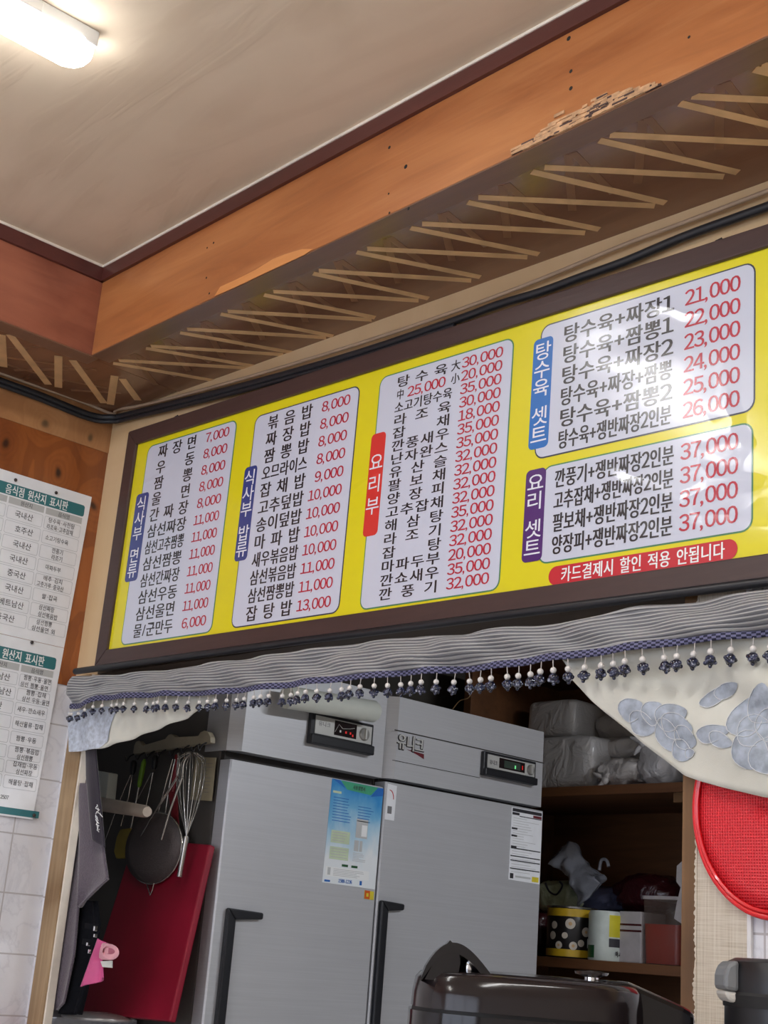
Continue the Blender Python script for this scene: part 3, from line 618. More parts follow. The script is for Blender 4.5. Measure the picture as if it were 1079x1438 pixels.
# ================================================================== origin notices on the left wall
def notice(z0, z1, rows2, rows3, label, footer, head_right):
    t = thing('origin_notice', label, 'notice', V((XL + .006, 1.56, z0)))
    y0, y1 = 1.400, None
    yr = lambda z: 1.704 + (z - 1.865) * .0385      # right edge leans very slightly
    X = frame(V((XL + .0075, 0, 0)), V((0, 1, 0)), V((0, 0, 1)), V((1, 0, 0)))
    mb = MB(); mb.prism([(y0, z0, -.001), (yr(z0), z0, -.001), (yr(z1), z1, -.001), (y0, z1, -.001)], (0, 0, .001), 0, X); put('sheet', mb, 'poster', t)
    yR = yr((z0 + z1) / 2) - .014
    hz = z1 - .0285
    mb = MB(); flat(mb, rrect(y0 + .012, yR + .006, hz - .030, hz, .006), X, .0003); h = put('header_bar', mb, 'teal', t)
    mb = MB(); text(mb, '음식점 원산지 표시판', 1.480, 1.656, hz - .0155, .027, X, .0006, mid=.37, bold=.02); put('lettering', mb, 'white_ink', h)
    cols = [(y0 + .012, 1.489), (1.494, 1.592), (1.597, yR + .003)]
    mb = MB(); tx = MB(); ln = MB()
    for (a, b), s in zip(cols, ('품목', '원산지', '음식명')):
        flat(mb, [(a, hz - .050), (b, hz - .050), (b, hz - .0335), (a, hz - .0335)], X, .0003)
        c = (a + b) / 2; text(tx, s, c - .017, c + .017, hz - .042, .013, X, .0006, mid=.37)
    ch = put('column_heading', mb, 'grey_print', t); put('lettering', tx, 'grey_ink', ch)
    top = hz - .053; n = 8; bot = z0 + (.062 if footer else .022); rh = (top - bot) / n
    for (a, b) in cols:
        for i in range(n):
            za = top - rh * i - .002; zb = top - rh * (i + 1) + .002; r_ = .004
            P1 = rrect(a, b, zb, za, r_, 3); P2 = rrect(a + .0012, b - .0012, zb + .0012, za - .0012, r_ * .8, 3); k = len(P1)
            ln.add([(x, y, .0003) for x, y in P1 + P2], [(j, (j + 1) % k, k + (j + 1) % k, k + j) for j in range(k)], 0, X)
    put('cell_border', ln, 'line_print', t)
    hw = MB(); e = random.Random(len(label))
    for i in range(n):
        zc = top - rh * (i + .5)
        if rows2[i]: c = 1.542 + e.uniform(-.008, .006); wd = .0085 * len(rows2[i]); text(hw, rows2[i], c - wd, c + wd, zc, .019, X, .0006, mid=.37, bold=.004)
        L = rows3[i].split('/')
        for j, s in enumerate(L):
            zz = zc + (.0085 - .017 * j if len(L) > 1 else 0); c = 1.645 + e.uniform(-.006, .004); wd = min(.038, .0055 * len(s)); text(hw, s, c - wd, c + wd, zz, .0145, X, .0006, mid=.37, bold=.004)
        if i < 3: text(hw, ('쇠고기', '닭고기', '오징어')[i], 1.44, 1.474, zc, .018, X, .0006, mid=.37, bold=.004)
    put('handwriting', hw, 'ink', t)
    if footer:
        mb = MB(); flat(mb, [(y0, z0 + .004), (1.703, z0 + .004), (1.703, z0 + .020), (y0, z0 + .020)], X, .0004); put('footer_bar', mb, 'teal', t)
        mb = MB(); text(mb, '063-2507', 1.575, 1.617, z0 + .042, .012, X, .0006, mid=.345); put('footer_lettering', mb, 'grey_ink', t)
    return t
notice(1.865, 2.264, ['국내산', '호주산', '국내산', '국내산', '중국산', '국내산', '베트남산', '중국산'], ['탕수육·사천탕/라조육·고추잡채', '소고기탕수육', '깐풍기/라조기', '마파두부', '배추·김치/고춧가루·중국산', '쌀·잡곡', '삼선짜장/삼선볶음밥', '삼선짬뽕/삼선울면 외'], 'upper white notice with a teal heading pinned to the pine boards', False, True)
notice(1.445, 1.864, ['베트남산', '베트남산', '중국산', '원양산', '', '', '', ''], ['짬뽕·우동·울면/삼선 짬뽕·울면', '짬뽕·잡채/삼선 우동·울면', '새우·깐쇼새우', '해산물류·잡채', '짬뽕·우동', '짬뽕·볶음밥/삼선짬뽕', '잡채밥·우동/삼선짜장', '해물탕·잡채'], 'lower white notice with a teal heading and a teal foot bar on the tiles', True, True)
for (px, py), lb in (((22, 674), 'dark pin at the top middle of the upper notice'), ((79, 692), 'dark pin at the top right of the upper notice'), ((45, 902), 'dark pin where the two notices meet'), ((48, 1145), 'dark pin at the lower right of the lower notice')):
    p = onX(px, py, XL + .012)
    o = put('pushpin', MB().ball(p, (.003, .0045, .0045), 0, 10, 6).tube([p, p - V((.014, 0, 0))], .001, 5), 'pin', smooth=60); tag(o, lb, 'pin')

# ================================================================== valance over the opening
def interp(T, x):
    if x <= T[0][0]: a, b = T[0], T[1]
    elif x >= T[-1][0]: a, b = T[-2], T[-1]
    else:
        for a, b in zip(T, T[1:]):
            if a[0] <= x <= b[0]: break
    return a[1] + (b[1] - a[1]) * (x - a[0]) / (b[0] - a[0])
DV = .062
top = [(108, 949), (183, 946), (210, 940), (290, 931), (400, 917), (489, 902), (556, 894), (669, 886), (720, 880), (790, 875), (845, 863), (870, 857), (953, 843), (1079, 825)]
bot = [(94, 990), (115, 990), (140, 980), (200, 976), (290, 971), (380, 963), (470, 955), (556, 945), (650, 937), (720, 930), (800, 921), (886, 910), (980, 898), (1079, 884)]
TU = [uz(onW(x, y, DV)) for x, y in top]; BU = [uz(onW(x, y, DV)) for x, y in bot]
TU.append((2.25, interp(TU, 2.25))); BU.append((2.25, interp(BU, 2.25)))
U1 = 2.25
def vu(a, v): u0 = TU[0][0] * (1 - v) + BU[0][0] * v; return u0 + (U1 - u0) * a
def vdepth(u, v):
    return DV + .006 * math.sin(u * 23 + 2 * v) * (1 - v) + .012 * math.sin(PI * v) + .007 * math.sin(9 * u + 5 * v) + .005 * math.sin(41 * u - 6 * v) + .010 * noise.noise(V((u * 7, v * 3.2 + u * 1.5, 3))) + .004 * noise.noise(V((u * 16, v * 7, 9))) - .012 * (v < .02)
def vz(u, v): return interp(TU, u) * (1 - v) + interp(BU, u) * v
cur = thing('curtain_valance', 'grey striped satin valance with a beaded fringe over the kitchen opening', 'curtain', Wp(1.0, 1.69, DV))
mb = MB().grid(lambda a, v: Wp(vu(a, v), vz(vu(a, v), v), vdepth(vu(a, v), v)), 220, 16)
put('striped_cloth', mb, 'valance', cur, smooth=180, solid=.002)
BT = .0125
mb = MB().grid(lambda a, v: Wp(vu(a, 1), vz(vu(a, 1), 1) + BT * .4 - BT * v, vdepth(vu(a, 1), 1) + .003 + .002 * math.sin(PI * v)), 260, 5)
put('braid_trim', mb, 'braid', cur, smooth=180, solid=.002)
mb = MB(); e = random.Random(9)
mb.tube([V((0, 0, 0)), V((.0005, 0, -.010))], .0007, 5, 2)
mb.ball((0, 0, -.0135), .0042, 0, 12, 8)
mb.ball((0, 0, -.0235), (.0068, .0068, .0066), 1, 8, 6)
for k in range(6): mb.ball((math.cos(k) * .0055, math.sin(k) * .0055, -.0245 + .003 * math.sin(k * 2.4)), .0027, 1, 6, 4)
mb.ball((0, 0, -.0305), .0026, 1, 7, 5)
PX = [90, 98, 113, 126, 137, 147, 160, 171, 183, 195, 208, 219, 230, 241, 253, 265, 278, 291, 304, 317, 330, 343, 360, 372, 382, 397, 409, 425, 440, 454, 471, 486, 500, 515, 532, 547, 564, 580, 597, 615, 635, 654, 673, 690, 712, 728, 746, 766, 784, 803, 826, 847, 866, 886, 909, 935, 955, 980, 1004, 1029, 1055, 1079]
first = None
for i, px in enumerate(PX):
    u, zz = uz(onW(px, interp(bot, px), DV)); u = max(u, BU[0][0] + .002)
    p = Wp(u, vz(u, 1) - BT * .55, vdepth(u, 1) + .004)
    if first is None:
        first = put('bead_pendant', mb, ['bead_white', 'bead_dark', 'thread'], cur, origin=(0, 0, 0), smooth=50); first.location = p - WORLD[cur.name]
    else:
        o = first.copy(); C.objects.link(o); o.parent = cur; o.location = p - WORLD[cur.name]
    s = 1.02 + .3 * min(1, max(0, (px - 90) / 700))
    (first if i == 0 else o).scale = (s, s, s); (first if i == 0 else o).rotation_euler = (e.uniform(-.12, .12), e.uniform(-.1, .1), e.uniform(0, 6))
# rod and fixing strip under the board
mb = MB().tube([onW(106, 943, .035), onW(400, 903, .035), onW(720, 862, .035), onW(1079, 817, .035), onW(1220, 799, .035)], .008, 10)
o = put('curtain_rod', mb, 'black_plastic', smooth=60); tag(o, 'black curtain rod under the lower edge of the menu board', 'curtain rod')
# floral half curtains tied aside
def swag(name, label, edge_top, edge_low, depth, mat, motifs, nu=60, nv=26):
    t = thing(name, label, 'curtain', (edge_top[0] + edge_low[0]) / 2)
    n = nu; A = resample(edge_top, n); B = resample(edge_low, n)
    def S(a, v):
        k = min(int(a * n), n - 1); f = a * n - k
        p = A[k].lerp(A[k + 1], f).lerp(B[k].lerp(B[k + 1], f), v); u, z = uz(p); return u, z
    def P(a, v, lift=0): u, z = S(a, v); return Wp(u, z, depth(u, z, v) + lift)
    put('cloth', MB().grid(P, nu, nv), mat, t, smooth=180, solid=.0015)
    return t, depth
def rdepth(u, z, v):
    q = u * .62 + z * .9
    return .040 + .013 * math.sin(q * 58 + 2 * math.sin(u * 9)) * min(1, v * 3) * max(.25, 1 - v * .8) + .004 * noise.noise(V((u * 14, z * 14, 1))) + .008 * math.sin(u * 17 - z * 8) * v
tr = [onW(x, y, .03) for x, y in ((796, 925), (850, 918), (960, 903), (1079, 888), (1240, 866))]
lr = [onW(x, y, .03) for x, y in ((806, 938), (812, 956), (838, 985), (870, 1013), (905, 1045), (940, 1072), (965, 1090), (988, 1098), (1020, 1107), (1079, 1121), (1160, 1134), (1240, 1140))]
sw, dep = swag('floral_curtain', 'cream curtain with blue grey flowers draped at the right of the opening', tr, lr, rdepth, 'cream', None)
def petal(mb, ml, cx, cz, r, ang, L=1.5, lift=.0022):
    """a petal outline in wall coordinates with a raised pale thread around it"""
    out = []
    for k in range(20):
        a = 2 * PI * k / 20; x = r * math.cos(a) * L * (1 + .08 * math.sin(3 * a)); y = r * math.sin(a) * (1 - .25 * math.cos(a))
        out.append((cx + x * math.cos(ang) - y * math.sin(ang), cz + x * math.sin(ang) + y * math.cos(ang)))
    rings = [[(cx + (p[0] - cx) * s, cz + (p[1] - cz) * s) for p in out] for s in (1, .6, .2)]
    vs = [Wp(u, z, rdepth(u, z, 1 if False else vof(u, z)) + lift) for ring in rings for u, z in ring]
    fs = [(j * 20 + k, j * 20 + (k + 1) % 20, (j + 1) * 20 + (k + 1) % 20, (j + 1) * 20 + k) for j in range(2) for k in range(20)] + [tuple(range(40, 60))]
    mb.add(vs, fs)
    th = [Wp(u, z, rdepth(u, z, vof(u, z)) + lift + .0008) for u, z in out]
    ml.tube(th[3:17] if r > .01 else th, .0006, 4)
TRU = [uz(p) for p in tr]; LRU = [uz(p) for p in lr]
def vof(u, z):
    a = interp(TRU, u); b = interp(LRU, max(u, 1.56)); return max(0, min(1, (a - z) / max(1e-4, a - b)))
mb = MB(); ml = MB()
def pp(px, py): return uz(onW(px, py, .035))
for px, py, r, ang, L in ((892, 998, .0145, .2, 1.3), (922, 1002, .015, .4, 1.1), (905, 1018, .015, -.4, 1.4), (948, 1008, .017, .1, 1.4), (955, 1022, .016, -.3, 1.5), (940, 1035, .016, -.9, 1.5), (965, 1038, .014, -.5, 1.3), (958, 1055, .013, -.6, 1.3),
                          (1008, 1032, .011, .1, 2.2), (1020, 1042, .009, -.4, 2.0), (1052, 1008, .022, .9, 1.2), (1075, 990, .02, 1.2, 1.2), (1066, 1028, .020, -.2, 1.2), (1090, 1018, .02, .2, 1.2), (1062, 1058, .022, -.7, 1.25), (1088, 1060, .022, .9, 1.2), (1005, 978, .010, .5, 2.2), (1022, 970, .009, .2, 2.2), (970, 1058, .006, 0, 1.3)):
    u, z = pp(px, py); petal(mb, ml, u, z, r * 1.22, ang, L)
put('flower_print', mb, 'petal', sw, smooth=60); put('thread_outline', ml, 'petal_line', sw, smooth=60)
def ldepth(u, z, v): return .028 + .004 * math.sin(u * 60 + z * 30)
tl = [onW(x, y, .03) for x, y in ((96, 988), (150, 978), (220, 972), (300, 968))]
ll = [onW(x, y, .03) for x, y in ((98, 1056), (140, 1051), (190, 1036), (230, 1020), (262, 1008), (300, 985))]
sl, _ = swag('floral_curtain', 'scrap of cream curtain with silver lace at the left of the opening', tl, ll, ldepth, 'cream', None, 40, 10)
A = resample([onW(x, y, .031) for x, y in ((95, 1000), (120, 996), (150, 992), (165, 996))], 14); B = resample([onW(x, y, .031) for x, y in ((98, 1056), (118, 1054), (138, 1051), (150, 1040))], 14)
def lacep(a, v):
    k = min(int(a * 14), 13); f = a * 14 - k; u, z = uz(A[k].lerp(A[k + 1], f).lerp(B[k].lerp(B[k + 1], f), v)); return Wp(u, z, ldepth(u, z, v) + .003 + .001 * noise.noise(V((u * 150, z * 150, 0))))
put('lace_panel', MB().grid(lacep, 28, 12), 'silver_lace', sl, smooth=180)

# ================================================================== red sieve hanging on the post
cp = onW(1080, 1133, .0135)
t = thing('sieve', 'large red plastic sieve hanging on the hessian post', 'sieve', cp)
XS = frame(cp, WU, -WN, V((0, 0, 1)))
ra, rb = .124, .156
ov = lambda s, d: [XS @ V((ra * s * math.cos(2 * PI * k / 64), d, rb * s * math.sin(2 * PI * k / 64) * (1 + .04 * math.cos(2 * PI * k / 64)))) for k in range(64)]
mb = MB().tube(ov(1, .0), .0050, 8, closed=True).tube(ov(.955, -.004), .0035, 6, closed=True)
vs = ov(1.0, .004) + ov(.94, -.002); mb.add(vs, [(k, (k + 1) % 64, 64 + (k + 1) % 64, 64 + k) for k in range(64)])
put('rim', mb, 'red_plastic', t, smooth=60)
mb = MB(); vs = []; n = 64; rg = [0, .2, .4, .6, .8, .95]
for s in rg[::-1]: vs += [p - WN * 0 for p in ov(max(s, .001), -.010 * (1 - s * s))]
mb.add([p for p in vs], [(j * n + k, j * n + (k + 1) % n, (j + 1) * n + (k + 1) % n, (j + 1) * n + k) for j in range(len(rg) - 1) for k in range(n)])
put('mesh', mb, 'red_mesh', t, smooth=60, solid=.0015, origin=cp)

# ================================================================== the two fridges
XF = -2.85
def fbox(mb, x0, x1, y0, y1, z0, z1, mat=0, ch=0):
    """upright box with its front (+x) corners cut by ch"""
    pts = [(x0, y0), (x1 - ch, y0), (x1, y0 + ch), (x1, y1 - ch * .3), (x1 - ch * .3, y1), (x0, y1)] if ch else [(x0, y0), (x1, y0), (x1, y1), (x0, y1)]
    mb.prism([(a, b, z0) for a, b in pts], (0, 0, z1 - z0), mat)
XFr = frame(V((XF, 0, 0)), V((0, 1, 0)), V((0, 0, 1)), V((1, 0, 0)))     # local (y, z, out of the door)
def fridge(label, y0, y1, zb, zd, left):
    t = thing('commercial_fridge', label, 'fridge', V((XF - .4, (y0 + y1) / 2, 0)))
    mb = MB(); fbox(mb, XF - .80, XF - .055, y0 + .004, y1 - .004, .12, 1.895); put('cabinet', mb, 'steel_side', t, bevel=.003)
    mb = MB(); fbox(mb, XF - .055, XF - .04, y0 + .008, y1 - .008, .14, zb); put('door_gasket', mb, 'gap', t)
    mb = MB(); fbox(mb, XF - .12, XF, y0 + .002, y1 - .002, zb, 1.897, 0, .028); top = put('top_box', mb, 'steel', t)
    mb = MB(); fbox(mb, XF - .045, XF, y0, y1, .16, zd, 0, .004); put('door', mb, 'steel', t, bevel=.003)
    d = bpy.data.objects[[c.name for c in t.children][-1]]
    mb = MB()
    for yy in (y0 + .06, y1 - .06):
        for xx in (XF - .12, XF - .74): mb.lathe([(.022, 0), (.022, .10), (.030, .12)], 12, 0, Matrix.Translation((xx, yy, 0)))
    put('foot', mb, 'black_plastic', t, smooth=40)
    return t, top, d
def handle(parent, y0, y1, z0, z1, th=.026):
    mb = MB(); P = [(y0, z1), (y1, z1 - .004), (y1, z1 - .020), (y0 + th, z1 - th), (y0 + th, z0 + th), (y1, z0 + .02), (y1, z0), (y0, z0)]
    k = 8
    def q(a, b, c, d2): mb.prism([(x, y, .0) for x, y in (a, b, c, d2)], (0, 0, .016), 0, XFr)
    q(P[0], P[3], P[2], P[1]); q(P[0], P[7], P[4], P[3]); q(P[7], P[6], P[5], P[4])
    put('handle', mb, 'black_plastic', parent, bevel=.004)
    mb = MB(); mb.box(y0 + th, y1 + .004, z0 + .012, z1 - .012, .0, .0012, 0, XFr); put('handle_recess', mb, 'steel', parent)
fl, tl_, dl = fridge('left steel fridge with the blue sticker on its door', 2.100, 2.624, 1.664, 1.640, True)
fr, tr_, dr = fridge('right steel fridge with the raised badge on its top box', 2.632, 3.292, 1.668, 1.657, False)
handle(dl, 2.131, 2.240, .40, 1.283); handle(dr, 2.638, 2.722, .40, 1.342)
def control(parent, y0, y1, z0, z1, left):
    mb = MB().box(y0, y1, z0, z1, 0, .014, 0, XFr); mb.box(y0, y1, z0, z0 + (z1 - z0) * .30, .014, .024, 0, XFr)
    c = put('control_panel', mb, 'black_plastic', parent, bevel=.003)
    a, b = y0 + .014, y1 - .008; lo, hi = z0 + (z1 - z0) * .34, z1 - .008
    mb = MB().box(a, b, lo, hi, .014, .0155, 0, XFr); put('plate', mb, 'panel_silver', c)
    w = b - a
    dm = MB().box(a + w * (.33 if left else .24), a + w * (.72 if left else .78), lo + .006, hi - .003, .0155, .0165, 0, XFr)
    if left:
        for k, s in enumerate((.42, .52, .60)): dm.box(a + w * s, a + w * s + .005, lo + .015, lo + .021, .0165, .0172, 1 if k else 2, XFr)
        dm.tube([XFr @ V((a + w * x, lo + y, .017)) for x, y in ((.34, .014), (.40, .036), (.47, .026), (.60, .030), (.68, .034))], .0006, 5, 2)
        dm.box(a + w * .645, a + w * .665, lo + .010, lo + .016, .0165, .0172, 1, XFr)
    else:
        dm.box(a + w * .34, a + w * .68, lo + .010, hi - .008, .0165, .0170, 3, XFr)
        dm.box(a + w * .56, a + w * .585, lo + .012, lo + .022, .0170, .0175, 4, XFr); dm.box(a + w * .72, a + w * .735, lo + .014, lo + .026, .0165, .0175, 1, XFr)
    put('display', dm, ['lcd', 'led_red', 'panel_silver', 'lcd_green', 'led_green'], c)
    kc = XFr @ V((a + w * (.86 if left else .90), (lo + hi) / 2, .0155)); kr = min((hi - lo) * .40, w * .085)
    kf = frame(kc, V((0, 1, 0)), V((0, 0, 1)), V((1, 0, 0)))
    mb = MB().lathe([(kr, 0), (kr, .004), (kr * .9, .006), (0, .006)], 20, 0, kf).box(-kr * .15, kr * .15, -kr * .8, kr * .8, .006, .011, 1, kf); put('knob', mb, ['knob_metal', 'panel_silver'], c, smooth=40)
    mb = MB()
    if left: text(mb, '유니크', a + w * .05, a + w * .26, (lo + hi) / 2 + .004, .014, XFr, .0158)
    else: text(mb, '유니크', a + w * .04, a + w * .20, (lo + hi) / 2 - .002, .015, XFr, .0158, bold=.03)
    put('lettering', mb, 'grey_ink' if left else 'ink', c)
control(tl_, 2.336, 2.560, 1.716, 1.800, True); control(tr_, 3.004, 3.236, 1.726, 1.797, False)
# grooves and badge of the right fridge
mb = MB().box(2.650, 3.285, 1.8005, 1.8035, 0, .0012, 0, XFr).box(2.650, 3.004, 1.7175, 1.7188, 0, .0012, 0, XFr); put('panel_groove', mb, 'gap', tr_)
mb = MB(); text(mb, '유니크', 2.660, 2.764, 1.7735, .046, XFr, .005, bold=.03)
bk = MB(); text(bk, '유니크', 2.662, 2.768, 1.7725, .050, XFr, .0008, bold=.075); put('badge_outline_shadow', bk, 'ink', tr_)  # offset dark copy paints the outline and shadow below the badge letters
put('badge', mb, 'panel_silver', tr_)
mb = MB(); mb.add([XFr @ V(p) for p in ((2.700, 1.756, .0008), (2.770, 1.752, .0008), (2.771, 1.738, .0008), (2.745, 1.746, .0008))], [(0, 1, 2, 3)]); put('badge_swoosh', mb, 'dark_red', tr_)  # maroon swoosh printed under the badge letters
# stickers
def card(parent, name, c, mat, off=.0012):
    mb = MB(); mb.prism([(a, b, .0004) for a, b in c], (0, 0, off - .0004), 0, XFr); return put(name, mb, mat, parent)
t = NT('blue_sticker'); g = t.n('ShaderNodeNewGeometry'); sp = t.n('ShaderNodeSeparateXYZ'); t.l(g.outputs['Position'], sp.inputs[0])
hz = t.math('DIVIDE', t.math('SUBTRACT', sp.outputs[2], 1.37), .27); nz = t.noise(t.obj((9, 9, 5)), 2, 4)
hh = t.math('ADD', hz, t.math('MULTIPLY', t.math('SUBTRACT', nz, .5), .6))
t.col(t.ramp(hh, [(.22, lin((238, 243, 246))), (.5, lin((190, 220, 238))), (.72, lin((120, 186, 226))), (.95, lin((58, 148, 214)))])); t.set(Roughness=.35); M['sticker_blue'] = t.m
M['sticker_green'] = plain('sticker_green', (70, 170, 130), .4); M['sticker_cream'] = plain('sticker_pale_green', (206, 222, 190), .4); M['sky_print'] = plain('mid_blue_print', (36, 110, 196), .4)
M['orange'] = plain('orange_sticker', (214, 92, 30), .4); M['yellow_st'] = plain('yellow_sticker', (222, 204, 60), .4)
y0, y1, z0, z1 = 2.437, 2.624, 1.370, 1.638
s = card(dl, 'guide_sticker', [(y0 - .004, z0), (y1 - .004, z0 - .002), (y1, z1 - .002), (y0, z1)], 'sticker_blue')
mb = MB(); e = random.Random(4)
def R(a, b, c, d, m, o=.0016): flat(mb, [(a, c), (b, c), (b, d), (a, d)], XFr, o, m)
flat(mb, [(y0 + .03, z1 - .001), (y1 - .02, z1 - .002), (y1 - .045, z1 - .026), (y0 + .055, z1 - .022)], XFr, .0016, 0); flat(mb, [(y0, z1), (y0 + .028, z1 - .001), (y0 + .05, z1 - .020)], XFr, .0016, 2); flat(mb, [(y1, z1 - .002), (y1 - .02, z1 - .002), (y1 - .045, z1 - .030), (y1, z1 - .022)], XFr, .0016, 2)
text(mb, '사용설명서', y0 + .075, y0 + .120, z1 - .013, .013, XFr, .002, 3)
R(y0 + .006, y0 + .036, z1 - .036, z1 - .030, 1)
for k in range(9): R(y0 + .010, y0 + .010 + e.uniform(.05, .068), z1 - .048 - k * .0075, z1 - .0462 - k * .0075, 4)
for k in range(6): R(y0 + .100, y0 + .100 + e.uniform(.04, .07), z1 - .062 - k * .0075, z1 - .0602 - k * .0075, 4)
for a in (z0 + .062, z0 + .104):
    R(y0 + .012, y0 + .078, a, a + .032, 1)
    for k in range(4): R(y0 + .016, y0 + .016 + e.uniform(.04, .058), a + .005 + k * .007, a + .0066 + k * .007, 5, .0019)
R(y0 + .098, y0 + .140, z0 + .125, z0 + .175, 5); R(y0 + .118, y0 + .138, z0 + .130, z0 + .160, 6, .0019); R(y0 + .096, y0 + .112, z0 + .09, z0 + .118, 5); R(y0 + .115, y0 + .125, z0 + .09, z0 + .118, 5)
for k in range(6): R(y0 + .094, y0 + .094 + e.uniform(.02, .05), z0 + .064 + k * .004, z0 + .0652 + k * .004, 5)
R(y0 + .058, y0 + .080, z0 + .046, z0 + .052, 7); R(y0 + .092, y0 + .114, z0 + .046, z0 + .052, 7)
R(y0 + .004, y1 - .030, z0 + .018, z0 + .042, 6); R(y0 + .010, y0 + .020, z0 + .021, z0 + .040, 5, .0019)
for k in range(5): R(y0 + .030, y0 + .030 + e.uniform(.08, .11), z0 + .021 + k * .004, z0 + .0222 + k * .004, 5, .0019)
text(mb, '1588-1236', y0 + .050, y0 + .098, z0 + .009, .012, XFr, .002, 4); R(y0 + .126, y0 + .134, z0 + .004, z0 + .015, 4); R(y0 + .002, y0 + .022, z0 + .003, z0 + .008, 4)
put('sticker_print', mb, ['sticker_green', 'sticker_cream', 'sky_print', 'ink', 'grey_blue' if 'grey_blue' in M else 'sky_print', 'grey_print', 'white_ink', 'can_green'], s)
s = card(dl, 'energy_sticker', [(2.584, 1.341), (2.618, 1.340), (2.618, 1.362), (2.584, 1.363)], 'yellow_st'); mb = MB(); flat(mb, [(2.5845, 1.3415), (2.603, 1.341), (2.603, 1.3625), (2.5845, 1.363)], XFr, .0016, 0); flat(mb, [(2.590, 1.347), (2.598, 1.347), (2.598, 1.356), (2.590, 1.356)], XFr, .0019, 1); put('sticker_print', mb, ['orange', 'yellow_st'], s)
s = card(dr, 'inspection_tag', [(2.637, 1.555), (2.672, 1.555), (2.674, 1.650), (2.639, 1.652)], 'poster'); mb = MB(); mb.tube([XFr @ V((2.648 + .016 * math.cos(a), 1.612 + .024 * math.sin(a), .0016)) for a in (0, .4, .8, 1.2, 1.6)], .0012, 5, 0); flat(mb, [(2.644, 1.572), (2.660, 1.572), (2.660, 1.592), (2.644, 1.592)], XFr, .0016, 1); put('sticker_print', mb, ['v_pill', 'grey_ink'], s)
y0, y1, z0, z1 = 3.150, 3.288, 1.440, 1.652
s = card(dr, 'specification_label', [(y0, z0 + .002), (y1, z0), (y1, z1), (y0, z1)], 'poster'); mb = MB()
def R2(a, b, c, d, m): flat(mb, [(y0 + (y1 - y0) * a, z0 + (z1 - z0) * c), (y0 + (y1 - y0) * b, z0 + (z1 - z0) * c), (y0 + (y1 - y0) * b, z0 + (z1 - z0) * d), (y0 + (y1 - y0) * a, z0 + (z1 - z0) * d)], XFr, .0016, m)
R2(.02, .98, .945, .99, 0); R2(.02, .25, .90, .935, 0); R2(.7, .98, .90, .935, 1); R2(.25, .98, .885, .897, 0)
for b in (.70, .60, .45): R2(.02, .2, b, b + .025, 0)
for b in (.435, .33, .27, .16): R2(.02, .98, b, b + .014, 0)
for k in range(22):
    b = .12 + k * .035
    R2(.06, e.uniform(.4, .9), b, b + .006, 2)
R2(.03, .14, .03, .10, 0); R2(.2, .7, .05, .075, 2); R2(.74, .96, .02, .09, 3)
put('sticker_print', mb, ['ink', 'dark_red', 'grey_print', 'yellow_st'], s)
# white roll sticking out over the left fridge
p = onX(452, 990, XF + .05); q = onX(528, 1000, XF + .05)
mb = MB().tube([p + V((0, -.12, 0)), q + V((0, -.01, 0)), q], [.030, .030, .024], 16)
o = put('paper_roll', mb, 'white_plastic', smooth=50); tag(o, 'white roll against the top of the left fridge just under the bead fringe', 'roll')

# ================================================================== things against the side of the left fridge
YS = 2.0935
def S(px, py, d=0.0): return onY(px, py, YS - d)
rail_px = [(379, 478), (385, 440), (392, 424), (405, 420), (414, 430), (420, 440), (516, 412), (528, 395), (540, 391), (552, 398), (558, 405), (654, 400), (664, 383), (680, 377), (695, 383), (706, 405), (706, 428)]
pts = [S(60 + a * .3336, 900 + b * .3336, .022) for a, b in rail_px]
mb = MB().prism(pts, (0, .016, 0)); HR = put('hook_rail', mb, 'beige', bevel=.0015); tag(HR, 'beige rail with three rounded humps holding the hanging utensils', 'hook rail')
mb = MB()
for px, py in ((188, 1063), (203, 1061), (217, 1059), (233, 1057), (250, 1055), (266, 1051), (281, 1049), (290, 1047)):
    a = S(px, py - 4, .024); mb.tube(smoothpath([a, a + V((0, -.012, -.008)), a + V((0, -.020, -.022)), a + V((0, -.026, -.010))], 3), .0022, 6)
put('hook', mb, 'black_plastic', HR, smooth=60)
def path(pts, d): return [S(x, y, d) for x, y in pts]
def wire(mb, pts, r, d, mat=0, n=6, sm=5): mb.tube(smoothpath(path(pts, d), sm) if len(pts) > 2 else path(pts, d), r, n, mat)
# whisk, hung by its loops with the handle down
W = thing('whisk', 'steel balloon whisk hanging handle down over the red board', 'whisk', S(262, 1140, .075))
mb = MB(); a, b = S(262, 1174, .075), S(252, 1231, .075)
mb.tube([a, a.lerp(b, .05), a.lerp(b, .9), b], [.0062, .0072, .0062, .0066], 12)
put('handle', mb, 'wire', W, smooth=60)
mb = MB()
base = S(262, 1175, .075); tipc = S(270, 1057, .05); ax = tipc - base; h = ax.length; az = ax.normalized(); au = az.cross(V((0, 1, 0))).normalized(); av = az.cross(au)
for k in range(7):
    th = PI * k / 7 + .2; P = []
    for i in range(25):
        s = i / 24 * 2 - 1; pr = [(-1, 0), (-.8, .30), (-.45, .75), (-.2, .95), (0, 1.0)]
        hgt = (1 - abs(s)) if False else math.cos(s * PI / 2) ** .62; rad = .034 * math.sin(s * PI) * .5 if False else .036 * math.copysign(abs(math.sin(s * PI / 2)) ** .9 if False else 1, s) * (math.sin(min(1, hgt) * PI * .62) if True else 0) * min(1, abs(s) * 3.2)
        P.append(base + az * (h * hgt) + (au * math.cos(th) + av * math.sin(th)) * rad)
    mb.tube(P, .0011, 6)
put('wire_loop', mb, 'wire', W, smooth=60)
